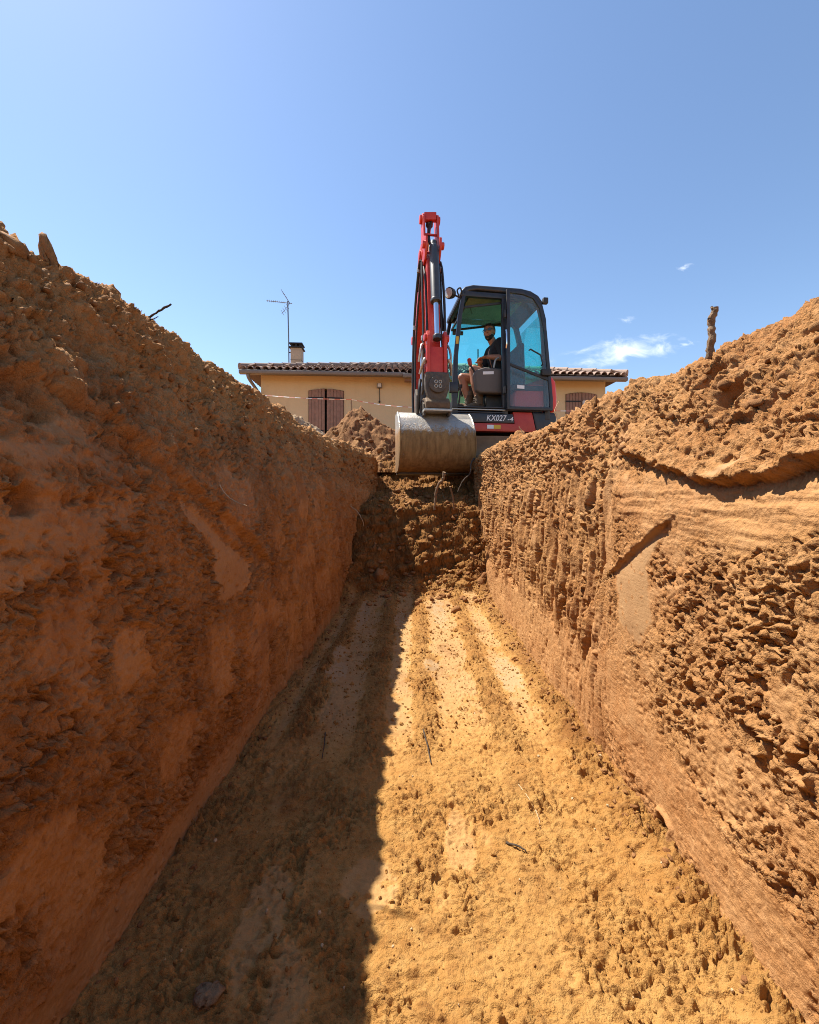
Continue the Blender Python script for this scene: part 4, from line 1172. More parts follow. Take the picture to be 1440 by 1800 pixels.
# bucket link
link = MB()
for w in (-0.125, 0.085):
    link.prism(bpl([(1.06, 3.00), (1.15, 3.01), (1.20, 2.93), (1.17, 2.80), (1.19, 2.45), (1.17, 2.26), (1.08, 2.24), (1.06, 2.45), (1.07, 2.80)], w), EW * 0.04)
lk = link.build('bucket_link', M_red, EX, 0.008)
MB().prism(bpl([(1.10, 2.80), (1.15, 2.82), (1.165, 2.48), (1.14, 2.26), (1.10, 2.26)], -0.085), EW * 0.17).build('link_web', M_red, lk, 0.01)
for w in (-0.135, 0.135):
    MB().cyl(B(1.13, w - 0.02, 2.93), B(1.13, w + 0.02, 2.93), 0.045, 14).build('pin_boss', M_red, lk, 0.006)
    MB().tube(smooth_path([B(1.12, w, 2.62), B(1.17, w * 1.12, 2.66), B(1.16, w * 1.3, 2.60), B(1.08, w * 1.45, 2.50)], 5), 0.016, 8).build('link_hook', M_fit, lk)
for w in (-0.15, 0.15):
    MB().prism(bpl([(1.0, 2.80), (1.06, 2.82), (1.09, 2.30), (1.0, 2.26)], w - 0.012), EW * 0.024).build('side_link', M_steel, lk, 0.006)
# quick hitch with round cover
hp = [(-0.14, 2.50), (0.14, 2.50), (0.155, 2.42), (0.145, 2.30), (0.10, 2.16), (-0.10, 2.16), (-0.145, 2.30), (-0.155, 2.42)]
hitch = MB().prism([B(1.10, w, z) for w, z in hp], EP * 0.10).build('quick_hitch', M_steel, EX, 0.02, 3)
MB().cyl(B(1.19, 0, 2.345), B(1.235, 0, 2.345), 0.105, 28).build('round_cover', M_steel, hitch, 0.012, 3)
for sx in (-1, 1):
    for sz in (-1, 1):
        c = B(1.236, sx * 0.026, 2.345 + sz * 0.026)
        ring = [c + EW * (0.018 * math.cos(a)) + Vector((0, 0, 0.018 * math.sin(a))) for a in [2 * math.pi * i / 14 for i in range(15)]]
        MB().tube(ring, 0.005, 6, caps=False).build('emblem_ring', M_fit, hitch)
hb = MB().prism(bpl([(0.82, 2.06), (0.82, 2.18), (1.00, 2.22), (1.18, 2.19), (1.24, 2.13), (1.23, 2.055)], -0.150), EW * 0.30).build('hitch_frame', M_hitch, EX, 0.02, 3)
MB().box(B(1.12, 0, 2.035), (0.34, 0.26, 0.028), Matrix.Rotation(math.atan2(EW.y, EW.x), 3, 'Z')).build('wear_plate', M_fit, hb, 0.004)
for w in (-0.155, 0.155):
    MB().prism(bpl([(0.86, 1.98), (0.86, 2.16), (1.02, 2.20), (1.16, 2.12), (1.18, 1.98)], w - 0.012), EW * 0.024).build('ear_plate', M_steel, hb, 0.005)
# bucket: rolled shell open to the machine, side plates, wear strips and lip
arc = [(0.78, 2.04), (0.88, 2.05), (0.99, 2.04), (1.09, 1.975), (1.17, 1.885), (1.23, 1.78), (1.26, 1.66), (1.255, 1.55), (1.22, 1.455), (1.165, 1.38), (1.09, 1.33), (0.98, 1.305), (0.80, 1.30)]
BW = 0.448
def offs(poly, t):
    o = []
    for i in range(len(poly)):
        a = poly[max(i - 1, 0)]; b = poly[min(i + 1, len(poly) - 1)]
        d = Vector((b[0] - a[0], b[1] - a[1])).normalized(); o.append((poly[i][0] - d.y * -1 * -t, poly[i][1] + d.x * -t))
    return o
inn = offs(arc, 0.016)
bk = MB().prism(bpl(arc + inn[::-1], -BW), EW * (2 * BW)).build('bucket', M_bucket, EX, 0.003)
for w in (-BW - 0.016, BW + 0.002):
    MB().prism(bpl(arc, w), EW * 0.014).build('side_plate', M_bucket, bk, 0.004)
    rim = offs(arc, -0.012)
    MB().ring(bpl(rim[1:-1], w - 0.004), bpl(offs(arc, 0.03)[1:-1], w - 0.004), EW * 0.022) if False else None
    MB().tube(bpl(arc[1:-1], w + 0.007), 0.011, 6).build('side_rim', M_bucket, bk)
for i0, i1 in ((7, 8),):
    MB().prism(bpl([arc[7], arc[8], offs(arc, -0.022)[8], offs(arc, -0.022)[7]], -BW + 0.01), EW * (2 * BW - 0.02)).build('wear_strip', M_bucket, bk, 0.003)
MB().prism(bpl([(0.98, 1.302), (0.80, 1.297), (0.74, 1.297), (0.74, 1.277), (0.98, 1.282)], -BW), EW * (2 * BW)).build('bucket_lip', M_steel, bk, 0.003)
# hoses and pipes
def hose(pts, r, mat=M_hose, nm='hose', n=8): return MB().tube(smooth_path(pts, 6), r, n).build(nm, mat, EX)
hose([B(0.80, 0.125, 4.05), B(0.86, 0.135, 3.9), B(0.93, 0.145, 3.5), B(0.97, 0.145, 3.15), B(1.0, 0.15, 2.95)], 0.017)
hose([B(0.78, 0.105, 4.05), B(0.83, 0.120, 3.8), B(0.89, 0.120, 3.4), B(0.95, 0.13, 3.1)], 0.014)
hose([B(0.72, -0.13, 4.10), B(0.60, -0.13, 4.00), B(0.30, -0.125, 3.65), B(0.12, -0.12, 3.2), B(0.05, -0.12, 2.6), B(0.1, -0.12, 2.1)], 0.018)
hose([B(0.72, -0.105, 4.05), B(0.62, -0.105, 3.9), B(0.36, -0.105, 3.5), B(0.22, -0.11, 3.0), B(0.2, -0.11, 2.4)], 0.015)
hose([B(0.82, -0.125, 4.02), B(0.88, -0.13, 3.7), B(0.95, -0.13, 3.2), B(1.0, -0.14, 2.85)], 0.014)
hose([B(0.70, -0.095, 4.12), B(0.86, -0.088, 3.8), B(0.94, -0.085, 3.4), B(1.0, -0.09, 3.0), B(1.03, -0.10, 2.8)], 0.015)
hose([B(0.82, 0.088, 4.0), B(0.92, 0.090, 3.6), B(0.97, 0.092, 3.2), B(1.02, 0.10, 2.85)], 0.013)
hose([B(0.60, 0.10, 4.10), B(0.38, 0.10, 3.75), B(0.2, 0.105, 3.3), B(0.12, 0.11, 2.7), B(0.15, 0.11, 2.2)], 0.017)
hose([B(0.74, 0.02, 4.62), B(0.76, -0.02, 4.45), B(0.82, -0.02, 4.28), B(0.9, 0.0, 4.2)], 0.018)
hose([B(0.25, 0.10, 2.2), B(0.34, 0.18, 2.45), B(0.30, 0.2, 2.75), B(0.15, 0.15, 2.95)], 0.016)
for (p, w, z) in ((0.84, 0.130, 3.92), (0.98, 0.148, 3.05), (0.62, -0.132, 4.02), (0.97, -0.138, 2.98), (0.20, -0.12, 3.42)):
    MB().cyl(B(p, w, z - 0.03), B(p, w, z + 0.03), 0.024, 10).build('hose_fitting', M_fit, EX, 0.004)
hose([B(1.0, -0.14, 2.90), B(1.06, -0.17, 2.86), B(1.08, -0.19, 2.76), B(1.04, -0.2, 2.66)], 0.015, M_fit, 'pipe')
hose([B(1.0, 0.15, 2.92), B(1.05, 0.18, 2.84), B(1.06, 0.20, 2.72), B(1.02, 0.19, 2.60)], 0.015, M_fit, 'pipe')
hose([B(1.02, -0.18, 2.45), B(1.06, -0.20, 2.30), B(1.02, -0.20, 2.12), B(0.95, -0.2, 2.04)], 0.018)
MB().prism(bpl([(0.90, 2.0), (0.88, 2.28), (0.98, 2.34), (1.06, 2.24), (1.05, 2.02)], -0.235), EW * 0.03).build('hose_guard', M_steel, EX, 0.01)

# ================================================================= driver
def mat_skin():
    m, nt, b, out = new_mat('skin')
    tc = nd(nt, 'ShaderNodeTexCoord').outputs['Object']
    n = noise(nt, tc, 14, 4, 0.6).outputs[0]
    c = mix(nt, n, (0.27, 0.12, 0.065), (0.40, 0.19, 0.11))
    nt.links.new(c, b.inputs['Base Color'])
    b.inputs['Roughness'].default_value = 0.5
    b.inputs['Subsurface Weight'].default_value = 0.08
    return m
M_skin = mat_skin()
M_shirt = mat_simple('black_cotton', (0.010, 0.010, 0.012), 0.9, 0, 0.2, 30, 0.3)
M_shorts = mat_simple('dark_olive_cotton', (0.045, 0.045, 0.035), 0.9, 0, 0.2, 30, 0.3)
M_boot = mat_simple('brown_boot_leather', (0.075, 0.048, 0.030), 0.75, 0, 0.25, 25, 0.3, 0.25)
M_sock = mat_simple('grey_sock', (0.14, 0.12, 0.09), 0.95, 0, 0.2, 60, 0.3)
M_sole = mat_simple('pale_boot_sole', (0.42, 0.36, 0.28), 0.85, 0, 0.2, 25, 0.2)
M_hair = mat_simple('dark_hair', (0.012, 0.009, 0.007), 0.7, 0, 0.3, 80, 0.5)
M_shade = mat_simple('sunglass_lens', (0.006, 0.006, 0.007), 0.12, 0, 0.1, 10)

def ellips(mb, c, r, axes=None, n=14, m=9):
    c = Vector(c)
    ax = axes or [Vector((1, 0, 0)), Vector((0, 1, 0)), Vector((0, 0, 1))]
    vs = [c + ax[2] * r[2]]; fs = []
    for i in range(1, m):
        t = math.pi * i / m
        for j in range(n):
            a = 2 * math.pi * j / n
            vs.append(c + ax[0] * (r[0] * math.sin(t) * math.cos(a)) + ax[1] * (r[1] * math.sin(t) * math.sin(a)) + ax[2] * (r[2] * math.cos(t)))
    vs.append(c - ax[2] * r[2]); last = len(vs) - 1
    for j in range(n): fs.append((0, 1 + j, 1 + (j + 1) % n))
    for i in range(m - 2):
        for j in range(n):
            a = 1 + i * n + j; b = 1 + i * n + (j + 1) % n
            fs.append((a, a + n, b + n, b))
    for j in range(n): fs.append((last, last - n + (j + 1) % n, last - n + j))
    mb.add(vs, fs)

def limb(mb, pts, rs, n=12):
    mb.tube(pts, rs, n)
    for p, r in zip(pts, rs): ellips(mb, p, (r, r, r), None, 10, 7)

def fused(mb, name, mat, parent, voxel, smooth=4):
    """melt the overlapping shapes into one continuous skin"""
    o = mb.build(name, mat, parent)
    md = o.modifiers.new('melt', 'REMESH'); md.mode = 'VOXEL'; md.voxel_size = voxel
    sm_ = o.modifiers.new('soft', 'SMOOTH'); sm_.factor = 0.5; sm_.iterations = smooth
    dg = bpy.context.evaluated_depsgraph_get(); dg.update()
    me = bpy.data.meshes.new_from_object(o.evaluated_get(dg))
    o.modifiers.clear(); old = o.data; o.data = me; bpy.data.meshes.remove(old); me.name = name
    me.polygons.foreach_set('use_smooth', [True] * len(me.polygons))
    me.materials.clear(); me.materials.append(mat)
    return o

def driver():
    base = L(-0.12, 0.26, 1.13)
    root = thing('person', 'seated driver in black shirt, shorts and sunglasses looking out of the cab', 'person', base, HEAD)
    P = {k: L(*v) for k, v in dict(
        pelvis=(-0.17, 0.26, 1.26), belly=(-0.15, 0.26, 1.42), chest=(-0.10, 0.26, 1.64), neck=(-0.045, 0.26, 1.80), head=(0.012, 0.275, 1.945),
        hipL=(-0.14, 0.355, 1.245), kneeL=(0.285, 0.385, 1.365), midL=(0.26, 0.395, 1.16), ankL=(0.205, 0.40, 0.93),
        hipR=(-0.14, 0.165, 1.245), kneeR=(0.385, 0.165, 1.315), midR=(0.34, 0.17, 1.14), ankR=(0.285, 0.18, 0.95),
        shL=(-0.08, 0.450, 1.735), elL=(-0.115, 0.53, 1.50), wrL=(0.085, 0.435, 1.535),
        shR=(-0.06, 0.080, 1.735), elR=(0.045, 0.02, 1.46), wrR=(0.145, 0.235, 1.505)).items()}
    fd = LV(0.62, 0.78, -0.10).normalized(); fs_ = fd.cross(Vector((0, 0, 1))).normalized(); fu = fs_.cross(fd).normalized()
    ax = [fd, fs_, fu]; H = P['head']
    mb = MB()
    # trunk inside the clothes, neck and head
    ellips(mb, P['pelvis'], (0.13, 0.17, 0.12), [LV(1, 0, 0), LV(0, 1, 0), Vector((0, 0, 1))])
    limb(mb, [P['pelvis'], P['belly'], P['chest']], [0.12, 0.115, 0.13])
    limb(mb, [P['chest'] + Vector((0, 0, 0.08)), P['neck'], H - fu * 0.06], [0.07, 0.058, 0.055])
    ellips(mb, H + fu * 0.018, (0.097, 0.076, 0.095), ax, 18, 12)
    ellips(mb, H - fu * 0.050 + fd * 0.022, (0.066, 0.058, 0.066), ax)           # jaw
    ellips(mb, H - fu * 0.088 + fd * 0.058, (0.025, 0.030, 0.022), ax)           # chin
    mb.tube([H + fd * 0.090 + fu * 0.018, H + fd * 0.112 - fu * 0.018, H + fd * 0.092 - fu * 0.026], [0.010, 0.017, 0.012], 8)   # nose
    ellips(mb, H + fd * 0.082 - fu * 0.052, (0.016, 0.026, 0.008), ax)           # lips
    ellips(mb, H + fd * 0.083 + fu * 0.036, (0.016, 0.05, 0.010), ax)            # brow
    for s_ in (-1, 1): ellips(mb, H + fs_ * (s_ * 0.078) - fu * 0.006, (0.020, 0.010, 0.032), ax)   # ears
    for S in 'LR':
        limb(mb, [P['hip' + S], P['hip' + S].lerp(P['knee' + S], 0.5), P['knee' + S]], [0.085, 0.080, 0.062])
        limb(mb, [P['knee' + S], P['mid' + S], P['ank' + S]], [0.058, 0.058, 0.042])
        limb(mb, [P['sh' + S], P['sh' + S].lerp(P['el' + S], 0.5), P['el' + S]], [0.060, 0.052, 0.043])
        limb(mb, [P['el' + S], P['el' + S].lerp(P['wr' + S], 0.35), P['wr' + S]], [0.043, 0.044, 0.030])
    # hands: the left lies over the right wrist
    def hand(w, d, up, side_):
        d = d.normalized(); sd = d.cross(up).normalized() * side_; up = sd.cross(d).normalized() * side_
        ellips(mb, w + d * 0.050, (0.050, 0.040, 0.017), [d, sd, up])
        for i, (o_, ln) in enumerate(((-0.030, 0.068), (-0.010, 0.078), (0.010, 0.074), (0.029, 0.058))):
            b0 = w + d * 0.088 + sd * o_
            mb.tube([b0 - d * 0.02, b0 + d * ln * 0.4 - up * 0.008, b0 + d * ln * 0.75 - up * 0.026, b0 + d * ln * 0.9 - up * 0.045], [0.010, 0.0098, 0.009, 0.0075], 8)
        t0 = w + d * 0.025 - sd * 0.034
        mb.tube([t0, t0 + d * 0.035 - sd * 0.022 - up * 0.008, t0 + d * 0.065 - sd * 0.022 - up * 0.02], [0.013, 0.012, 0.009], 8)
    hand(P['wrL'], LV(1, -0.45, -0.05), Vector((0, 0, 1)), 1)
    hand(P['wrR'], LV(0.25, 1, 0.10), Vector((0, 0, 1)), -1)
    body = fused(mb, 'body', M_skin, root, 0.0058, 4)
    # shirt
    mb = MB()
    ellips(mb, P['pelvis'] + Vector((0, 0, 0.06)), (0.142, 0.178, 0.10), [LV(1, 0, 0), LV(0, 1, 0), Vector((0, 0, 1))])
    for a, b, r0, r1 in (('pelvis', 'belly', 0.135, 0.135), ('belly', 'chest', 0.138, 0.15)):
        for oy in (-0.06, 0.06):
            limb(mb, [P[a] + LV(0, oy, 0.04 if a == 'pelvis' else 0), P[b] + LV(0, oy, 0)], [r0 * 0.9, r1 * 0.88])
    limb(mb, [P['shL'], P['chest'] + Vector((0, 0, 0.08)), P['shR']], [0.072, 0.105, 0.072])
    mb.tube([P['chest'] + Vector((0, 0, 0.10)), P['neck'] - Vector((0, 0, 0.015))], [0.10, 0.070], 14)
    for S in 'LR': limb(mb, [P['sh' + S], P['sh' + S].lerp(P['el' + S], 0.45), P['sh' + S].lerp(P['el' + S], 0.78)], [0.074, 0.068, 0.066])
    fused(mb, 'shirt', M_shirt, root, 0.009, 4)
    mb = MB()
    ellips(mb, P['pelvis'] - Vector((0, 0, 0.02)), (0.150, 0.185, 0.115), [LV(1, 0, 0), LV(0, 1, 0), Vector((0, 0, 1))])
    for S in 'LR': limb(mb, [P['hip' + S], P['hip' + S].lerp(P['knee' + S], 0.30), P['hip' + S].lerp(P['knee' + S], 0.58)], [0.104, 0.100, 0.094])
    fused(mb, 'shorts', M_shorts, root, 0.009, 3)
    # socks and boots
    for S, toe in (('L', LV(1, 0.10, -0.02)), ('R', LV(1, -0.05, -0.22))):
        A = P['ank' + S]; toe = toe.normalized()
        MB().tube([A + Vector((0, 0, 0.14)) + (P['mid' + S] - A) * 0.1, A + Vector((0, 0, 0.08))], [0.058, 0.056], 12).build('sock', M_sock, root)
        mb = MB()
        mb.tube([A + Vector((0, 0, 0.10)), A, A - Vector((0, 0, 0.06))], [0.060, 0.058, 0.056], 14)
        ellips(mb, A - Vector((0, 0, 0.07)) + toe * 0.05, (0.105, 0.050, 0.045), [toe, toe.cross(Vector((0, 0, 1))).normalized(), Vector((0, 0, 1))])
        ellips(mb, A - Vector((0, 0, 0.085)) + toe * 0.12, (0.068, 0.051, 0.036), [toe, toe.cross(Vector((0, 0, 1))).normalized(), Vector((0, 0, 1))])
        ellips(mb, A - Vector((0, 0, 0.075)) - toe * 0.035, (0.045, 0.045, 0.045))
        bt = fused(mb, 'boot', M_boot, root, 0.007, 2)
        sl = A - Vector((0, 0, 0.117)); sd = toe.cross(Vector((0, 0, 1))).normalized()
        out = [sl + toe * t + sd * w for t, w in ((-0.08, 0), (-0.07, 0.032), (0.0, 0.042), (0.10, 0.050), (0.16, 0.042), (0.19, 0.0), (0.16, -0.042), (0.10, -0.050), (0.0, -0.042), (-0.07, -0.032))]
        MB().prism(out, Vector((0, 0, 0.024))).build('sole', M_sole, bt, 0.005)
        lc = MB()
        for k in range(4):
            q = A + toe * (0.055 + 0.010 * k) + Vector((0, 0, 0.06 - 0.032 * k)); lc.tube([q - sd * 0.032, q + toe * 0.010, q + sd * 0.032], 0.0045, 6)
        lc.build('lace', M_sole, bt)
    # hair and beard: shells cut from slightly larger heads
    def shell(nm, c, r, keep, mat):
        mb = MB(); ellips(mb, c, r, ax, 28, 20)
        bm_V = []; keepf = []
        for f in mb.F:
            q = sum((Vector(mb.V[i]) for i in f), Vector()) / len(f) - H
            if keep(q.dot(fd), q.dot(fs_), q.dot(fu)): keepf.append(f)
        mb.F = keepf
        used = sorted({i for f in keepf for i in f}); mp = {i: k for k, i in enumerate(used)}
        mb.V = [mb.V[i] for i in used]; mb.F = [tuple(mp[i] for i in f) for f in keepf]
        o = mb.build(nm, mat, body)
        return o
    shell('hair', H + fu * 0.020 - fd * 0.002, (0.105, 0.083, 0.104), lambda f, s_, u: u > 0.060 - 0.0 * f or (f < 0.02 and u > 0.0) or (f < -0.02 and u > -0.06), M_hair)
    shell('beard', H - fu * 0.050 + fd * 0.022, (0.073, 0.064, 0.076), lambda f, s_, u: u < -0.078 + 0.45 * abs(s_) and f > -0.01 and not (f > 0.085 and abs(s_) < 0.018 and u > -0.055), M_hair)
    gl = MB()
    for s_ in (-1, 1):
        c = H + fd * 0.096 + fs_ * (s_ * 0.033) + fu * 0.014
        tx = (fs_ - fd * (s_ * 0.28)).normalized(); nz = tx.cross(fu).normalized()
        pts = [c + tx * (0.027 * math.cos(a)) + fu * (0.020 * math.sin(a) - 0.003 * math.cos(2 * a)) for a in [2 * math.pi * i / 14 for i in range(14)]]
        gl.prism(pts, nz * 0.004)
        gl.tube([c + tx * (s_ * 0.026) + fu * 0.008, H + fd * 0.06 + fs_ * (s_ * 0.080) + fu * 0.012, H + fs_ * (s_ * 0.083) + fu * 0.010], 0.003, 6)
    gl.tube([H + fd * 0.103 - fs_ * 0.010 + fu * 0.020, H + fd * 0.106 + fu * 0.022, H + fd * 0.103 + fs_ * 0.010 + fu * 0.020], 0.003, 6)
    gl.build('sunglasses', M_shade, body)
    return root
driver()

# ================================================================= house
HR = R(3.2)
HO = Vector((-3.78, 10.15, ZG - 0.02))
house = thing('house', 'low ochre house with tiled hip roof behind the spoil heaps', 'house', HO, HR)
MH = WORLD[house.name]
def Hs(x, y, z): return MH @ Vector((x, y, z - HO.z))      # z is absolute
def HV(x, y, z): return MH.to_3x3() @ Vector((x, y, z))
def mat_render():
    m, nt, b, out = new_mat('ochre_render')
    tc = nd(nt, 'ShaderNodeTexCoord').outputs['Object']
    n = noise(nt, tc, 0.8, 6, 0.6, 0.3).outputs[0]; n2 = noise(nt, tc, 60, 4, 0.7).outputs[0]
    c = mix(nt, n, (0.58, 0.43, 0.235), (0.68, 0.53, 0.32))
    st = nd(nt, 'ShaderNodeMapping', {0: tc, 'Scale': (5, 5, 0.35)}).outputs[0]
    ns = ramp(nt, noise(nt, st, 1.0, 5, 0.65).outputs[0], [(0.5, (0, 0, 0)), (0.8, (1, 1, 1))])
    c = mix(nt, mathn(nt, 'MULTIPLY', ns, 0.25), c, (0.42, 0.29, 0.15))
    nt.links.new(c, b.inputs['Base Color']); b.inputs['Roughness'].default_value = 0.9
    bp = nd(nt, 'ShaderNodeBump', {'Strength': 0.4, 'Distance': 0.01, 'Height': n2}); nt.links.new(bp.outputs[0], b.inputs['Normal'])
    return m
M_render = mat_render()
def mat_tile():
    m, nt, b, out = new_mat('clay_tile')
    tc = nd(nt, 'ShaderNodeTexCoord').outputs['Object']
    ob = nd(nt, 'ShaderNodeObjectInfo').outputs['Random']
    at = nd(nt, 'ShaderNodeAttribute', attribute_name='tone').outputs['Fac']
    f = mathn(nt, 'FRACT', mathn(nt, 'ADD', ob, mathn(nt, 'MULTIPLY', at, 0.97)))
    c = ramp(nt, f, [(0.0, (0.17, 0.10, 0.075)), (0.3, (0.26, 0.165, 0.12)), (0.6, (0.36, 0.25, 0.185)), (1.0, (0.22, 0.15, 0.12))])
    n = ramp(nt, noise(nt, tc, 22, 6, 0.7).outputs[0], [(0.45, (0, 0, 0)), (0.7, (1, 1, 1))])
    c = mix(nt, mathn(nt, 'MULTIPLY', n, 0.45), c, (0.16, 0.12, 0.095))
    nt.links.new(c, b.inputs['Base Color']); b.inputs['Roughness'].default_value = 0.88
    return m
M_tile = mat_tile()
M_wood = mat_simple('brown_shutter_paint', (0.21, 0.11, 0.068), 0.6, 0, 0.15, 25, 0.1)
M_woodlt = mat_simple('shutter_plank_paint', (0.28, 0.15, 0.098), 0.6, 0, 0.18, 12, 0.1)
M_iron = mat_simple('black_iron', (0.02, 0.018, 0.017), 0.6, 0.3)
M_zinc = mat_simple('grey_brown_gutter', (0.17, 0.14, 0.115), 0.5, 0.1, 0.1, 8)
M_soffit = mat_simple('wooden_soffit', (0.16, 0.10, 0.06), 0.8, 0, 0.2, 8)
M_dark = mat_simple('dark_room', (0.01, 0.009, 0.008), 0.9)
M_chim = mat_simple('chimney_render', (0.44, 0.33, 0.22), 0.9, 0, 0.15, 6, 0.2)
M_mast = mat_simple('galvanised_mast', (0.16, 0.17, 0.18), 0.5, 0.6, 0.1, 20)
M_lampw = mat_simple('white_lamp_plastic', (0.62, 0.60, 0.56), 0.5)
M_pan = mat_simple('roof_boarding', (0.10, 0.06, 0.045), 0.95)

WL, WD, ZE = 8.78, 7.6, 3.98
# front wall pierced by two windows, plain side and back walls
wins = [(1.16, 2.04, 2.42, 3.70), (7.72, 8.56, 2.42, 3.70)]
def wall_front():
    mb = MB(); T = 0.25; x = 0.0
    def slab(x0, x1, z0, z1): mb.box(Hs((x0 + x1) / 2, T / 2, (z0 + z1) / 2), (x1 - x0, T, z1 - z0), Matrix.Rotation(HR, 3, 'Z'))
    for (a, b_, z0, z1) in wins:
        slab(x, a, ZG - 0.1, ZE + 0.1); slab(a, b_, ZG - 0.1, z0)
        pts = [(a, z1 - 0.05)] + [(a + (b_ - a) * t, z1 - 0.05 + 0.05 * math.sin(math.pi * t)) for t in (0.15, 0.3, 0.5, 0.7, 0.85)] + [(b_, z1 - 0.05), (b_, ZE + 0.1), (a, ZE + 0.1)]
        mb.prism([Hs(px, 0, pz) for px, pz in pts], HV(0, T, 0)); x = b_
    slab(x, WL, ZG - 0.1, ZE + 0.1)
    return mb.build('front_wall', M_render, house, smooth=False)
fw = wall_front()
for c, sz in ((Hs(0.125, WD / 2 + 0.13, (ZG + ZE) / 2), (0.25, WD - 0.26, ZE - ZG + 0.2)), (Hs(WL - 0.125, WD / 2 + 0.13, (ZG + ZE) / 2), (0.25, WD - 0.26, ZE - ZG + 0.2)), (Hs(WL / 2, WD + 0.125, (ZG + ZE) / 2), (WL, 0.25, ZE - ZG + 0.2))):
    MB().box(c, sz, Matrix.Rotation(HR, 3, 'Z')).build('wall', M_render, house, smooth=False)
MB().box(Hs(WL / 2, WD / 2, ZE + 0.03), (WL - 0.6, WD - 0.6, 0.05), Matrix.Rotation(HR, 3, 'Z')).build('ceiling', M_dark, house, smooth=False)
def shutter(x0, x1, z0, z1, arch, swing, hinge_left, win):
    """planks, ledges and strap hinges of one leaf; swing opens it slightly"""
    hx = x0 if hinge_left else x1
    def pt(x, y, z):
        dx = x - hx; a = swing if hinge_left else -swing
        return Hs(hx + dx * math.cos(a), -0.012 - abs(dx) * math.sin(swing) + y, z)
    leaf = MB().prism([pt(x0, 0.0, z0), pt(x1, 0.0, z0), pt(x1, 0.0, z1 - 0.09), pt(x0, 0.0, z1 - 0.09)], HV(0, 0.012, 0)).build('shutter', M_wood, win, smooth=False)
    n = 5; w = (x1 - x0) / n
    for i in range(n):
        a, b_ = x0 + i * w + 0.004, x0 + (i + 1) * w - 0.004
        MB().prism([pt(a, -0.014, z0), pt(b_, -0.014, z0), pt(b_, -0.014, arch(b_)), pt(a, -0.014, arch(a))], HV(0, 0.013, 0)).build('plank', M_woodlt, leaf, 0.003)
    for zz in (z0 + 0.2, z1 - 0.26):
        MB().prism([pt(x0 - (0.03 if hinge_left else -0.03), -0.022, zz), pt(x1 - (-0.0 if hinge_left else -0.03) - 0.03, -0.022, zz), pt(x1 - 0.03, -0.022, zz + 0.035), pt(x0, -0.022, zz + 0.035)], HV(0, 0.007, 0)).build('strap_hinge', M_iron, leaf)
for k, (a, b_, z0, z1) in enumerate(wins):
    win = MB().box(Hs((a + b_) / 2, 0.16, (z0 + z1) / 2), (b_ - a, 0.04, z1 - z0 - 0.02), Matrix.Rotation(HR, 3, 'Z')).build('window', M_dark, house, smooth=False)
    arch = lambda x, a=a, b_=b_, z1=z1: z1 - 0.065 + 0.05 * math.sin(math.pi * min(max((x - a) / (b_ - a), 0), 1))
    m_ = (a + b_) / 2
    shutter(a + 0.008, m_ - (0.022 if k == 0 else 0.006), z0, z1, arch, R(7) if k == 0 else R(1.0), True, win)
    shutter(m_ + (0.022 if k == 0 else 0.006), b_ - 0.008, z0, z1, arch, R(5) if k == 0 else R(1.0), False, win)
    MB().box(Hs(m_, -0.02, z0 - 0.03), (b_ - a + 0.16, 0.12, 0.06), Matrix.Rotation(HR, 3, 'Z')).build('sill', M_chim, win, 0.006)
# eaves: soffit, gutters (the right-hand run hangs a little lower), downpipe
MB().prism([Hs(-0.33, -0.38, ZE - 0.02), Hs(WL + 0.3, -0.38, ZE - 0.02), Hs(WL + 0.3, 0.0, ZE + 0.03), Hs(-0.33, 0.0, ZE + 0.03)], HV(0, 0, 0.03)).build('soffit', M_soffit, house, smooth=False)
def gutter(x0, x1, z, y):
    pr = [(0, 0.0), (-0.115, 0.0), (-0.125, -0.03), (-0.11, -0.085), (-0.02, -0.095), (0, -0.08)]
    return MB().prism([Hs(x0, y + py, z + pz) for py, pz in pr], HV(x1 - x0, 0, 0)).build('gutter', M_zinc, house, 0.006)
gutter(-0.36, 3.56, ZE + 0.015, -0.385)
gutter(3.50, WL + 0.30, ZE - 0.02, -0.40)
MB().box(Hs(4.0, -0.30, ZE - 0.135), (0.9, 0.18, 0.04), Matrix.Rotation(HR, 3, 'Z')).build('fascia', M_wood, house, 0.004)
MB().tube(smooth_path([Hs(-0.17, -0.44, ZE - 0.07), Hs(-0.15, -0.40, ZE - 0.18), Hs(-0.03, -0.12, ZE - 0.42), Hs(0.0, -0.06, ZE - 0.55), Hs(0.0, -0.06, ZE - 1.0), Hs(0.0, -0.06, ZG)], 4), 0.04, 10).build('downpipe', M_zinc, house)
MB().tube([Hs(-0.02, 0.10, ZE - 0.52), Hs(-0.28, 0.10, ZE - 0.82)], 0.022, 8).build('brace', M_iron, house)
# wall lamp with its hanging cable
wl = MB().box(Hs(2.93, -0.05, 3.78), (0.115, 0.09, 0.12), Matrix.Rotation(HR, 3, 'Z')).build('wall_lamp', M_zinc, house, 0.015)
MB().box(Hs(2.93, -0.098, 3.785), (0.085, 0.012, 0.085), Matrix.Rotation(HR, 3, 'Z')).build('lamp_glass', M_lampw, wl, 0.004)
MB().tube(smooth_path([Hs(2.93, -0.03, 3.72), Hs(2.925, -0.02, 3.62), Hs(2.93, -0.02, 3.50), Hs(2.93, -0.02, 3.40)], 3), 0.008, 6).build('cable', M_iron, wl)
MB().cyl(Hs(2.93, -0.02, 3.41), Hs(2.93, -0.02, 3.36), 0.02, 8).build('socket', M_iron, wl)
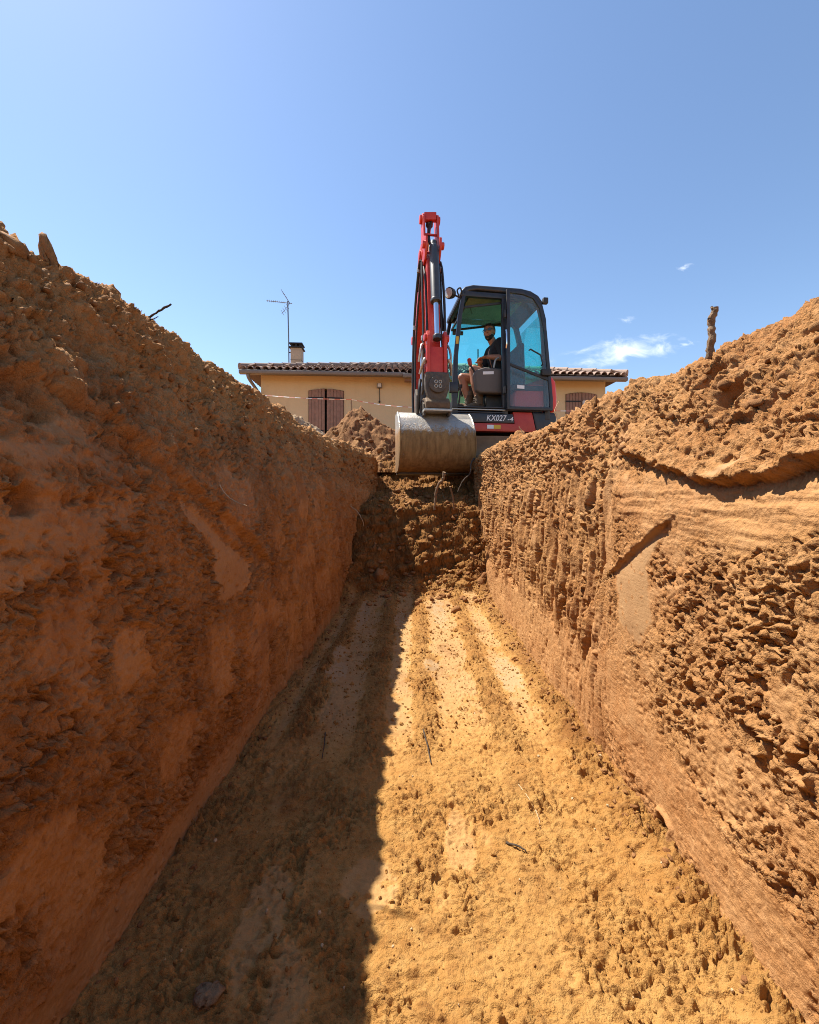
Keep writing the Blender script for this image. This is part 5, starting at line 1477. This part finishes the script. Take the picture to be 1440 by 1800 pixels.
# roof
RS = 0.352
x0r, x1r, y0r, y1r = -0.36, WL + 0.33, -0.42, WD + 0.42
half = (y1r - y0r) / 2
zr = ZE + 0.03
roof = MB().add([Hs(x0r, y0r, zr), Hs(x1r, y0r, zr), Hs(x1r, y1r, zr), Hs(x0r, y1r, zr), Hs(x0r + half, y0r + half, zr + RS * half), Hs(x1r - half, y0r + half, zr + RS * half)],
                [(0, 1, 5, 4), (2, 3, 4, 5), (1, 2, 5), (3, 0, 4), (3, 2, 1, 0)]).build('roof', M_pan, house, smooth=False)
def tile_mesh():
    """half-round cover tile, wider at its lower end"""
    n = 6; vs = []; fs = []
    for k, (yy, r, lift) in enumerate(((0.0, 0.078, 0.018), (0.40, 0.062, 0.0))):
        for s_ in (0, 1):
            rr = r - s_ * 0.014
            for i in range(n + 1):
                a = math.pi * i / n
                vs.append((rr * math.cos(a), yy, rr * math.sin(a) * 0.9 + lift - 0.012))
    q = n + 1
    for i in range(n):
        fs.append((i, i + 1, 2 * q + i + 1, 2 * q + i)); fs.append((q + i + 1, q + i, 3 * q + i, 3 * q + i + 1)); fs.append((i + 1, i, q + i, q + i + 1))
    fs += [(0, 2 * q, 3 * q, q), (n, q + n, 3 * q + n, 2 * q + n)]
    me = bpy.data.meshes.new('roof_tile'); me.from_pydata(vs, [], fs); me.update()
    me.polygons.foreach_set('use_smooth', [True] * len(me.polygons)); me.set_sharp_from_angle(angle=R(40))
    me.materials.append(M_tile); return me
TM = tile_mesh()
slope_a = math.atan(RS)
def slope_tiles():
    sp = 0.172; run = 0.34 * math.cos(slope_a); cnt = 0; rest = []
    ncol = int((x1r - x0r) / sp)
    for r_ in range(13):
        yy = y0r + r_ * run
        for c in range(ncol):
            x = x0r + 0.09 + c * sp; inset_ = yy - y0r + 0.12
            if x < x0r + inset_ - 0.06 or x > x1r - inset_ + 0.06 or yy > y0r + half - 0.15: continue
            jit = random.uniform(-0.008, 0.008)
            Mt = Matrix.Translation((x + jit, yy - 0.03 + random.uniform(-0.012, 0.012), zr - HO.z + (yy - y0r) * RS + 0.012)) @ Matrix.Rotation(slope_a, 4, 'X') @ Matrix.Rotation(random.uniform(-0.03, 0.03), 4, 'Z')
            if r_ < 5:
                o = bpy.data.objects.new('roof_tile', TM); COL.objects.link(o); o.parent = roof; o.matrix_local = Mt; cnt += 1
            else: rest.append(Mt)
    V = np.array([v.co[:] for v in TM.vertices]); Fq = np.array([list(p.vertices) for p in TM.polygons], np.int32)
    # side slopes (hips) too
    for side_ in (0, 1):
        nc = int((y1r - y0r) / sp)
        for r_ in range(13):
            dd = r_ * run
            for c in range(nc):
                y = y0r + 0.09 + c * sp
                if y < y0r + dd + 0.06 or y > y1r - dd - 0.06 or dd > half - 0.15: continue
                xx = x0r - 0.03 + dd if side_ == 0 else x1r + 0.03 - dd
                Mt = Matrix.Translation((xx, y, zr - HO.z + dd * RS + 0.012)) @ Matrix.Rotation(R(-90) if side_ == 0 else R(90), 4, 'Z') @ Matrix.Rotation(slope_a, 4, 'X')
                rest.append(Mt)
    Vs = []; Fs = []; T = []
    for k, Mt in enumerate(rest):
        A = np.array(Mt); Vs.append(V @ A[:3, :3].T + A[:3, 3]); Fs.append(Fq + k * len(V)); T.append(np.full(len(V), random.random()))
    o = np_mesh('roof_tiles_upper', np.concatenate(Vs), np.concatenate(Fs), M_tile, True, {'tone': np.concatenate(T)})
    o.parent = roof; o['kind'] = 'stuff'
    # hip and ridge caps
    for (p, q) in (((x0r, y0r), (x0r + half, y0r + half)), ((x1r, y0r), (x1r - half, y0r + half)), ((x0r + half, y0r + half), (x1r - half, y0r + half))):
        n = int(math.hypot(q[0] - p[0], q[1] - p[1]) / 0.36); Wm = MB()
        for i in range(n):
            t0, t1 = i / n, (i + 1.15) / n
            def cp(t): 
                x = p[0] + (q[0] - p[0]) * t; y = p[1] + (q[1] - p[1]) * t
                return Hs(x, y, zr + RS * (y - y0r) + 0.065)
            Wm.tube([cp(t0), cp(t1)], [0.10, 0.08], 10)
        Wm.build('hip_caps' if p[1] == y0r else 'ridge_caps', M_tile, roof)['kind'] = 'stuff'
slope_tiles()
# chimney and aerial
ch = (0.58, 1.35)
cb = MB().box(Hs(ch[0], ch[1], 4.72), (0.30, 0.30, 0.84), Matrix.Rotation(HR, 3, 'Z')).build('chimney', M_chim, house, 0.008)
MB().box(Hs(ch[0], ch[1], 4.80), (0.308, 0.308, 0.012), Matrix.Rotation(HR, 3, 'Z')).build('band', M_iron, cb)
MB().box(Hs(ch[0], ch[1], 5.155), (0.38, 0.38, 0.03), Matrix.Rotation(HR, 3, 'Z')).build('crown_slab', M_iron, cb, 0.006)
for sx in (-1, 0, 1):
    for sy in (-1, 1):
        MB().box(Hs(ch[0] + sx * 0.12, ch[1] + sy * 0.12, 5.205), (0.05, 0.05, 0.08), Matrix.Rotation(HR, 3, 'Z')).build('cowl_post', M_iron, cb)
MB().box(Hs(ch[0], ch[1], 5.262), (0.36, 0.36, 0.035), Matrix.Rotation(HR, 3, 'Z')).build('cowl_slab', M_iron, cb, 0.006)
for k_ in (4.62, 5.02):
    MB().beam(Hs(ch[0] - 0.15, ch[1] - 0.1, k_), Hs(ch[0] - 0.21, ch[1] - 0.1, k_), 0.03, 0.02).build('mast_bracket', M_iron, cb)
base = Hs(ch[0] - 0.20, ch[1] - 0.10, 4.45)
an = thing('aerial', 'tall television aerial on a mast strapped to the chimney', 'aerial', base, HR)
MB().tube([Hs(ch[0] - 0.20, ch[1] - 0.10, 4.45), Hs(ch[0] - 0.21, ch[1] - 0.10, 5.4), Hs(ch[0] - 0.235, ch[1] - 0.10, 6.46)], 0.017, 8).build('mast', M_mast, an)
tp = Hs(ch[0] - 0.235, ch[1] - 0.10, 6.40); dl = Vector((-1, -0.25, 0)).normalized(); pn = Vector((0.25, -1, 0)).normalized()
bm_ = MB().tube([tp + dl * 0.56, tp - dl * 0.12], 0.010, 6).build('yagi_boom', M_mast, an)
for i in range(9):
    c = tp + dl * (0.10 + i * 0.055); MB().tube([c - pn * 0.07, c + pn * 0.07], 0.005, 5).build('director', M_mast, bm_)
for s_ in (-1, 1):
    e0 = tp - dl * 0.06; tipz = Vector((0, 0, s_ * 0.32))
    rf = MB().tube([e0, e0 + dl * 0.22 + tipz], 0.007, 5).build('reflector_arm', M_mast, an)
    for t in (0.3, 0.5, 0.7, 0.9):
        c = e0 + (dl * 0.22 + tipz) * t; MB().tube([c - pn * 0.16 - dl * 0.03, c + pn * 0.16 + dl * 0.03], 0.005, 5).build('reflector_rod', M_mast, rf)
ebox = one(MB().box(Hs(8.22, -0.06, 3.36), (0.15, 0.08, 0.22), Matrix.Rotation(HR, 3, 'Z')), 'electric_box', M_lampw, 'small white electric box in front of the right shutter', 'electric box', bevel=0.01)

# ================================================================= heaps
def heap(name, label, cx, cy, rx, ry, h, mat, seed, amp=1.0, n=170, tone=0.3, skew=0.0):
    xs = np.linspace(-1.15, 1.15, n, dtype=np.float32)
    X, Y = np.meshgrid(xs, xs)
    wx = X + 0.16 * fbm(X, Y, 0.6, 3, seed); wy = Y + 0.16 * fbm(X + 4, Y, 0.6, 3, seed + 1)
    r = np.sqrt((wx - skew * wy) ** 2 + wy ** 2)
    z = np.clip(1 - r, -0.08, 1)
    z = np.where(z > 0, z ** 0.95 * (1 - 0.18 * z), z) * h
    gx, gy = X * rx, Y * ry
    lump = billow(gx, gy, 0.20, 4, seed + 3, 0.55) * 0.045 + grains(gx, gy, 0.075, seed + 5, 0.6) * 0.032 + grains(gx, gy, 0.04, seed + 6, 0.6) * 0.018 + fbm(gx, gy, 0.5, 4, seed + 8, 0.6) * 0.26 - 0.05
    z = z + lump * amp * sstep(-0.05, 0.12, z)
    P = np.stack([gx + cx + 0.02 * fbm(gx, gy, 0.06, 2, seed + 11), gy + cy, z + ZG - 0.03], -1)
    o = np_mesh(name, P.reshape(-1, 3), grid_faces(n, n, True), mat, True, {'smear': np.zeros(n * n), 'tone': np.clip(sstep(0, 0.4, fbm(gx, gy, 0.25, 3, seed + 14)) * 0.5 + tone - 0.3, 0, 1)})
    rg = np.random.default_rng(seed); k = 260
    ii = rg.integers(8, n - 8, k); jj = rg.integers(8, n - 8, k); pp = P[ii, jj]; ok = pp[:, 2] > ZG + 0.05
    c = scatter('clods', pp[ok], (0.018 + 0.055 * rg.random(k) ** 2.5)[ok], 2, mat, 'loose clods', seed + 50, 0.8, 0.8, 0.55)
    c.parent = o; del c['label']
    return tag(o, label, 'earth heap')
M_gravel = mat_earth('pale_gravel', dry=(0.50, 0.38, 0.24), damp=(0.42, 0.31, 0.2), red=(0.44, 0.30, 0.17), pale=(0.62, 0.52, 0.38), bump=0.7)
heap('earth_heap', 'tall heap of brown earth before the ochre house wall', -0.95, 7.6, 1.42, 1.15, 1.62, M_spoil, 600, 1.0, 190, 0.85, 0.1)
heap('gravel_heap', 'pale grey stony heap left of the brown earth heap', -1.85, 6.75, 1.0, 0.75, 1.2, M_gravel, 620, 0.8)['category'] = 'gravel heap'
heap('earth_heap', 'low mound of stony earth beside the left of the bucket', -0.75, 6.35, 0.7, 0.62, 0.66, M_spoil, 640, 1.0, 130, 0.4)

# ================================================================= tape, stake
def mat_tape():
    m, nt, b, out = new_mat('red_white_tape')
    uv = nd(nt, 'ShaderNodeAttribute', attribute_name='run').outputs['Fac']
    s_ = mathn(nt, 'GREATER_THAN', mathn(nt, 'FRACT', mathn(nt, 'MULTIPLY', uv, 4.0)), 0.5)
    nt.links.new(mix(nt, s_, (0.80, 0.76, 0.70), (0.62, 0.20, 0.14)), b.inputs['Base Color'])
    b.inputs['Roughness'].default_value = 0.45
    return m
M_tape = mat_tape()
def tape(label, pts, sag=0.04):
    P = []
    for a, b_ in zip(pts[:-1], pts[1:]):
        a, b_ = Vector(a), Vector(b_)
        for k in range(14):
            t = k / 14; P.append(a.lerp(b_, t) - Vector((0, 0, sag * 4 * t * (1 - t))))
    P.append(Vector(pts[-1]))
    V = []; run = []; d = 0
    for i, p in enumerate(P):
        if i: d += (p - P[i - 1]).length
        tw = 0.6 * math.sin(i * 0.35)
        for s_ in (-1, 1): V.append(p + Vector((0, 0.008 * s_ * math.sin(tw), 0.008 * s_ * math.cos(tw)))[:] if False else (p + Vector((0, 0.008 * s_ * math.sin(tw), 0.008 * s_ * math.cos(tw))))[:]); run.append(d)
    F = [(2 * i, 2 * i + 1, 2 * i + 3, 2 * i + 2) for i in range(len(P) - 1)]
    o = np_mesh('barrier_tape', np.array(V), np.array(F), M_tape, True, {'run': np.array(run)})
    return tag(o, label, 'tape')
def px(u, v, Y): return Vector(((u - U0) / F_PX * Y, Y, 1.0 + (V0 - v) / F_PX * Y))
tape('red and white barrier tape strung before the left shutters', [px(440, 692, 9.0), px(617, 702, 8.9), px(728, 716, 8.8)], 0.03)
tape('short run of barrier tape right of the excavator cab', [px(966, 722, 8.8), px(1120, 716, 9.0)], 0.03)
M_stake = mat_simple('weathered_stake', (0.30, 0.20, 0.11), 0.9, 0, 0.2, 30, 0.3)
q = px(617, 702, 8.9)
one(MB().tube([(q.x, q.y + 0.03, ZG - 0.1), (q.x + 0.005, q.y + 0.03, q.z - 0.2), (q.x, q.y + 0.03, q.z + 0.02)], [0.022, 0.022, 0.018], 6), 'wooden_stake', M_stake, 'wooden stake holding the barrier tape behind the earth heap', 'stake')

# ================================================================= roots, sticks, stones
M_root = mat_simple('dry_root_bark', (0.20, 0.115, 0.06), 0.9, 0, 0.35, 60, 0.6, 0.3)
M_twig = mat_simple('dark_twig', (0.055, 0.036, 0.022), 0.9, 0, 0.3, 60, 0.4)
M_pale = mat_simple('pale_rootlet', (0.46, 0.30, 0.16), 0.85, 0, 0.2, 60, 0.2)
def wobbly(pts, r0, r1, n=10, wob=0.0, seed=0):
    rr = random.Random(seed); P = smooth_path(pts, 6); k = len(P)
    P = [p + Vector((rr.uniform(-1, 1), rr.uniform(-1, 1), rr.uniform(-1, 1))) * wob for p in P]
    rs = [(r0 + (r1 - r0) * i / (k - 1)) * rr.uniform(0.82, 1.2) for i in range(k)]
    return MB().tube(P, rs, n)
def stick(name, label, cat, pts, r0, r1, mat, seed, wob=0.002, extra=()):
    mb = wobbly(pts, r0, r1, 9, wob, seed)
    for e in extra: mb2 = wobbly(e, r0 * 0.55, r1 * 0.4, 7, wob, seed + 3); mb.add(mb2.V, mb2.F)
    return one(mb, name, mat, label, cat)
stick('root', 'thick broken root standing upright on the right bank', 'root', [px(1249, 640, 1.30), px(1248, 618, 1.29), px(1252, 590, 1.28), px(1251, 565, 1.28), px(1259, 541, 1.27)], 0.0115, 0.009, M_root, 1, 0.0022,
      [[px(1252, 566, 1.28), px(1245, 560, 1.275)], [px(1258, 545, 1.27), px(1250, 540, 1.275)]])
stick('root', 'stout pale root jutting from the rubble below the bucket', 'root', [px(764, 896, 4.42), px(766, 872, 4.42), px(770, 853, 4.40), px(779, 843, 4.38), px(781, 830, 4.37)], 0.012, 0.017, M_root, 2, 0.004)
stick('root', 'thin straight root right of the stout root in the rubble', 'root', [px(799, 896, 4.45), px(796, 872, 4.43), px(791, 855, 4.40)], 0.008, 0.008, M_root, 3, 0.002)
stick('root', 'long dark root hanging at the corner of the right bank', 'root', [px(834, 806, 4.75), px(828, 815, 4.65), px(826, 832, 4.6), px(814, 845, 4.55), px(805, 864, 4.5)], 0.010, 0.006, M_twig, 4, 0.004)
stick('stick', 'dry forked stick on the ridge of the left bank', 'stick', [px(246, 573, 1.55), px(262, 558, 1.54), px(280, 546, 1.53), px(301, 535, 1.52)], 0.0045, 0.0035, M_twig, 5, 0.0015, [[px(262, 562, 1.54), px(272, 560, 1.53), px(278, 556, 1.53)]])
stick('rootlet', 'thin pale rootlet poking out of the shaded left wall', 'rootlet', [px(386, 852, 1.45), px(396, 868, 1.44), px(414, 882, 1.43), px(434, 889, 1.42)], 0.0022, 0.0014, M_pale, 6, 0.0008)
stick('rootlet', 'pale rootlet curling from the far end of the left wall', 'rootlet', [px(617, 890, 4.1), px(628, 899, 4.05), px(636, 912, 4.0), px(640, 925, 4.0)], 0.005, 0.003, M_pale, 7, 0.002)
stick('rootlet', 'pale rootlet sticking up beside the cab on the right bank', 'rootlet', [px(978, 755, 3.3), px(979, 735, 3.3), px(975, 722, 3.3), px(983, 705, 3.3)], 0.006, 0.003, M_pale, 8, 0.002)

stick('rootlet', 'pale rootlet on the right bank below the red panel', 'rootlet', [px(922, 768, 3.3), px(917, 757, 3.3), px(912, 750, 3.3)], 0.005, 0.003, M_pale, 9, 0.002)
M_weed = mat_simple('green_weed', (0.05, 0.075, 0.022), 0.8, 0, 0.3, 40)
def weed(label, c, h, seed):
    rr = random.Random(seed); mb = MB(); c = Vector(c)
    for k in range(7):
        d = Vector((rr.uniform(-1, 1), rr.uniform(-1, 1), rr.uniform(0.6, 1.6))).normalized(); L_ = h * rr.uniform(0.5, 1.0)
        s_ = d.cross(Vector((rr.random(), rr.random(), 0.2))).normalized() * 0.003
        t = c + d * L_; m_ = c + d * L_ * 0.55
        mb.add([c - s_ * 0.4, c + s_ * 0.4, m_ + s_, t, m_ - s_], [(0, 1, 2, 4), (4, 2, 3)])
    one(mb, 'weed', M_weed, label, 'weed')
weed('small green weed on the right ridge, the one nearer the edge', px(1309, 601, 1.22), 0.03, 40)
weed('tiny green weed on the right ridge beside the upright root', px(1281, 612, 1.28), 0.022, 41)

def on_floor(x, y):
    return Vector(FL[int(np.clip(np.searchsorted(YS, y), 0, len(YS) - 1)), int(round((x + 0.86) / 1.84 * 479))])
def floor_stick(label, u0, v0, u1, v1, r, mat, seed):
    def fp(u, v):
        y = 1.0 * F_PX / (v - V0); x = (u - U0) / F_PX * y
        return on_floor(x, y) + Vector((0, 0, r * 1.3))
    a, b_ = fp(u0, v0), fp(u1, v1); mid = a.lerp(b_, 0.5) + Vector((0.002, 0.0, 0.003))
    one(wobbly([a, mid, b_], r, r * 0.6, 7, 0.0008, seed), 'twig', mat, label, 'twig')
floor_stick('dark twig on the sunlit floor just right of the shadow edge', 742, 1292, 758, 1346, 0.0032, M_twig, 20)
floor_stick('slim twig lying in the shaded left part of the floor', 572, 1290, 566, 1335, 0.0028, M_twig, 21)
floor_stick('pale straw in the middle of the sunlit floor', 910, 1380, 938, 1420, 0.0020, M_pale, 22)
floor_stick('dark short twig pressed into the floor near the right wall', 890, 1478, 925, 1498, 0.0035, M_twig, 23)
floor_stick('pale straw lying close to the foot of the right wall', 943, 1430, 949, 1458, 0.0018, M_pale, 24)
floor_stick('thin pale rootlet across the far floor before the rubble', 772, 1003, 782, 1022, 0.004, M_pale, 25)

# upright slab of earth on the left ridge, and stones
def rock(name, label, cat, c, r, mat, seed, rot=None, ang=0.35):
    var, F = lump_variants(3, 1, seed, ang)
    V = var[0] * np.array(r)
    x, y, z = V.T
    d = fbm(x + z, y - z, max(r) * 0.4, 4, seed, 0.65) * min(r) * 0.7
    V = V + V / (np.linalg.norm(V, axis=1, keepdims=True) + 1e-9) * d[:, None]
    if rot is not None: V = V @ np.array(rot).T
    o = np_mesh(name, V + np.array(c), F, mat, True, {'smear': np.zeros(len(V)), 'tone': np.full(len(V), 0.25)})
    return tag(o, label, cat)
sl = px(88, 462, 1.11)
rock('earth_clod', 'upright slab of earth standing on the left ridge', 'earth clod', sl, (0.032, 0.018, 0.072), M_clod, 71, Matrix.Rotation(R(-16), 3, 'Y'), 0.8)
sl = px(6, 425, 1.0)
rock('earth_clod', 'large clod on the left ridge at the picture edge', 'earth clod', sl, (0.045, 0.05, 0.055), M_clod, 72, None, 0.4)
sl = px(1046, 712, 2.02)
rock('earth_clod', 'dark upright clod on the right bank in front of the house', 'earth clod', sl, (0.03, 0.035, 0.06), M_clod, 73, None, 0.4)
M_stone = mat_simple('brown_stone', (0.19, 0.125, 0.065), 0.9, 0, 0.3, 25, 0.5, 0.2)
p_ = on_floor(-0.405, 0.815)
rock('stone', 'flat brown stone on the shaded floor at lower left', 'stone', p_ + Vector((0, 0, 0.008)), (0.034, 0.024, 0.014), M_stone, 74, None, 0.4)
p_ = on_floor(-0.33, 4.12)
rock('stone', 'round clod half buried in the shaded foot of the ramp', 'stone', p_ + Vector((0, 0, 0.03)), (0.085, 0.07, 0.085), M_clod, 75)
def pebbles():
    rng = np.random.default_rng(77); n = 60
    y = 0.75 + 2.4 * rng.random(n) ** 1.5; x = rng.uniform(-0.62, 0.70, n)
    p = np.array([on_floor(a, b_)[:] for a, b_ in zip(x, y)]); p[:, 2] += 0.002
    M_peb = mat_simple('pale_pebble', (0.40, 0.29, 0.16), 0.8, 0, 0.3, 50)
    scatter('pebbles', p, 0.002 + 0.004 * rng.random(n) ** 2, 1, M_peb, 'pale pebbles in the trench floor', 79)
pebbles()
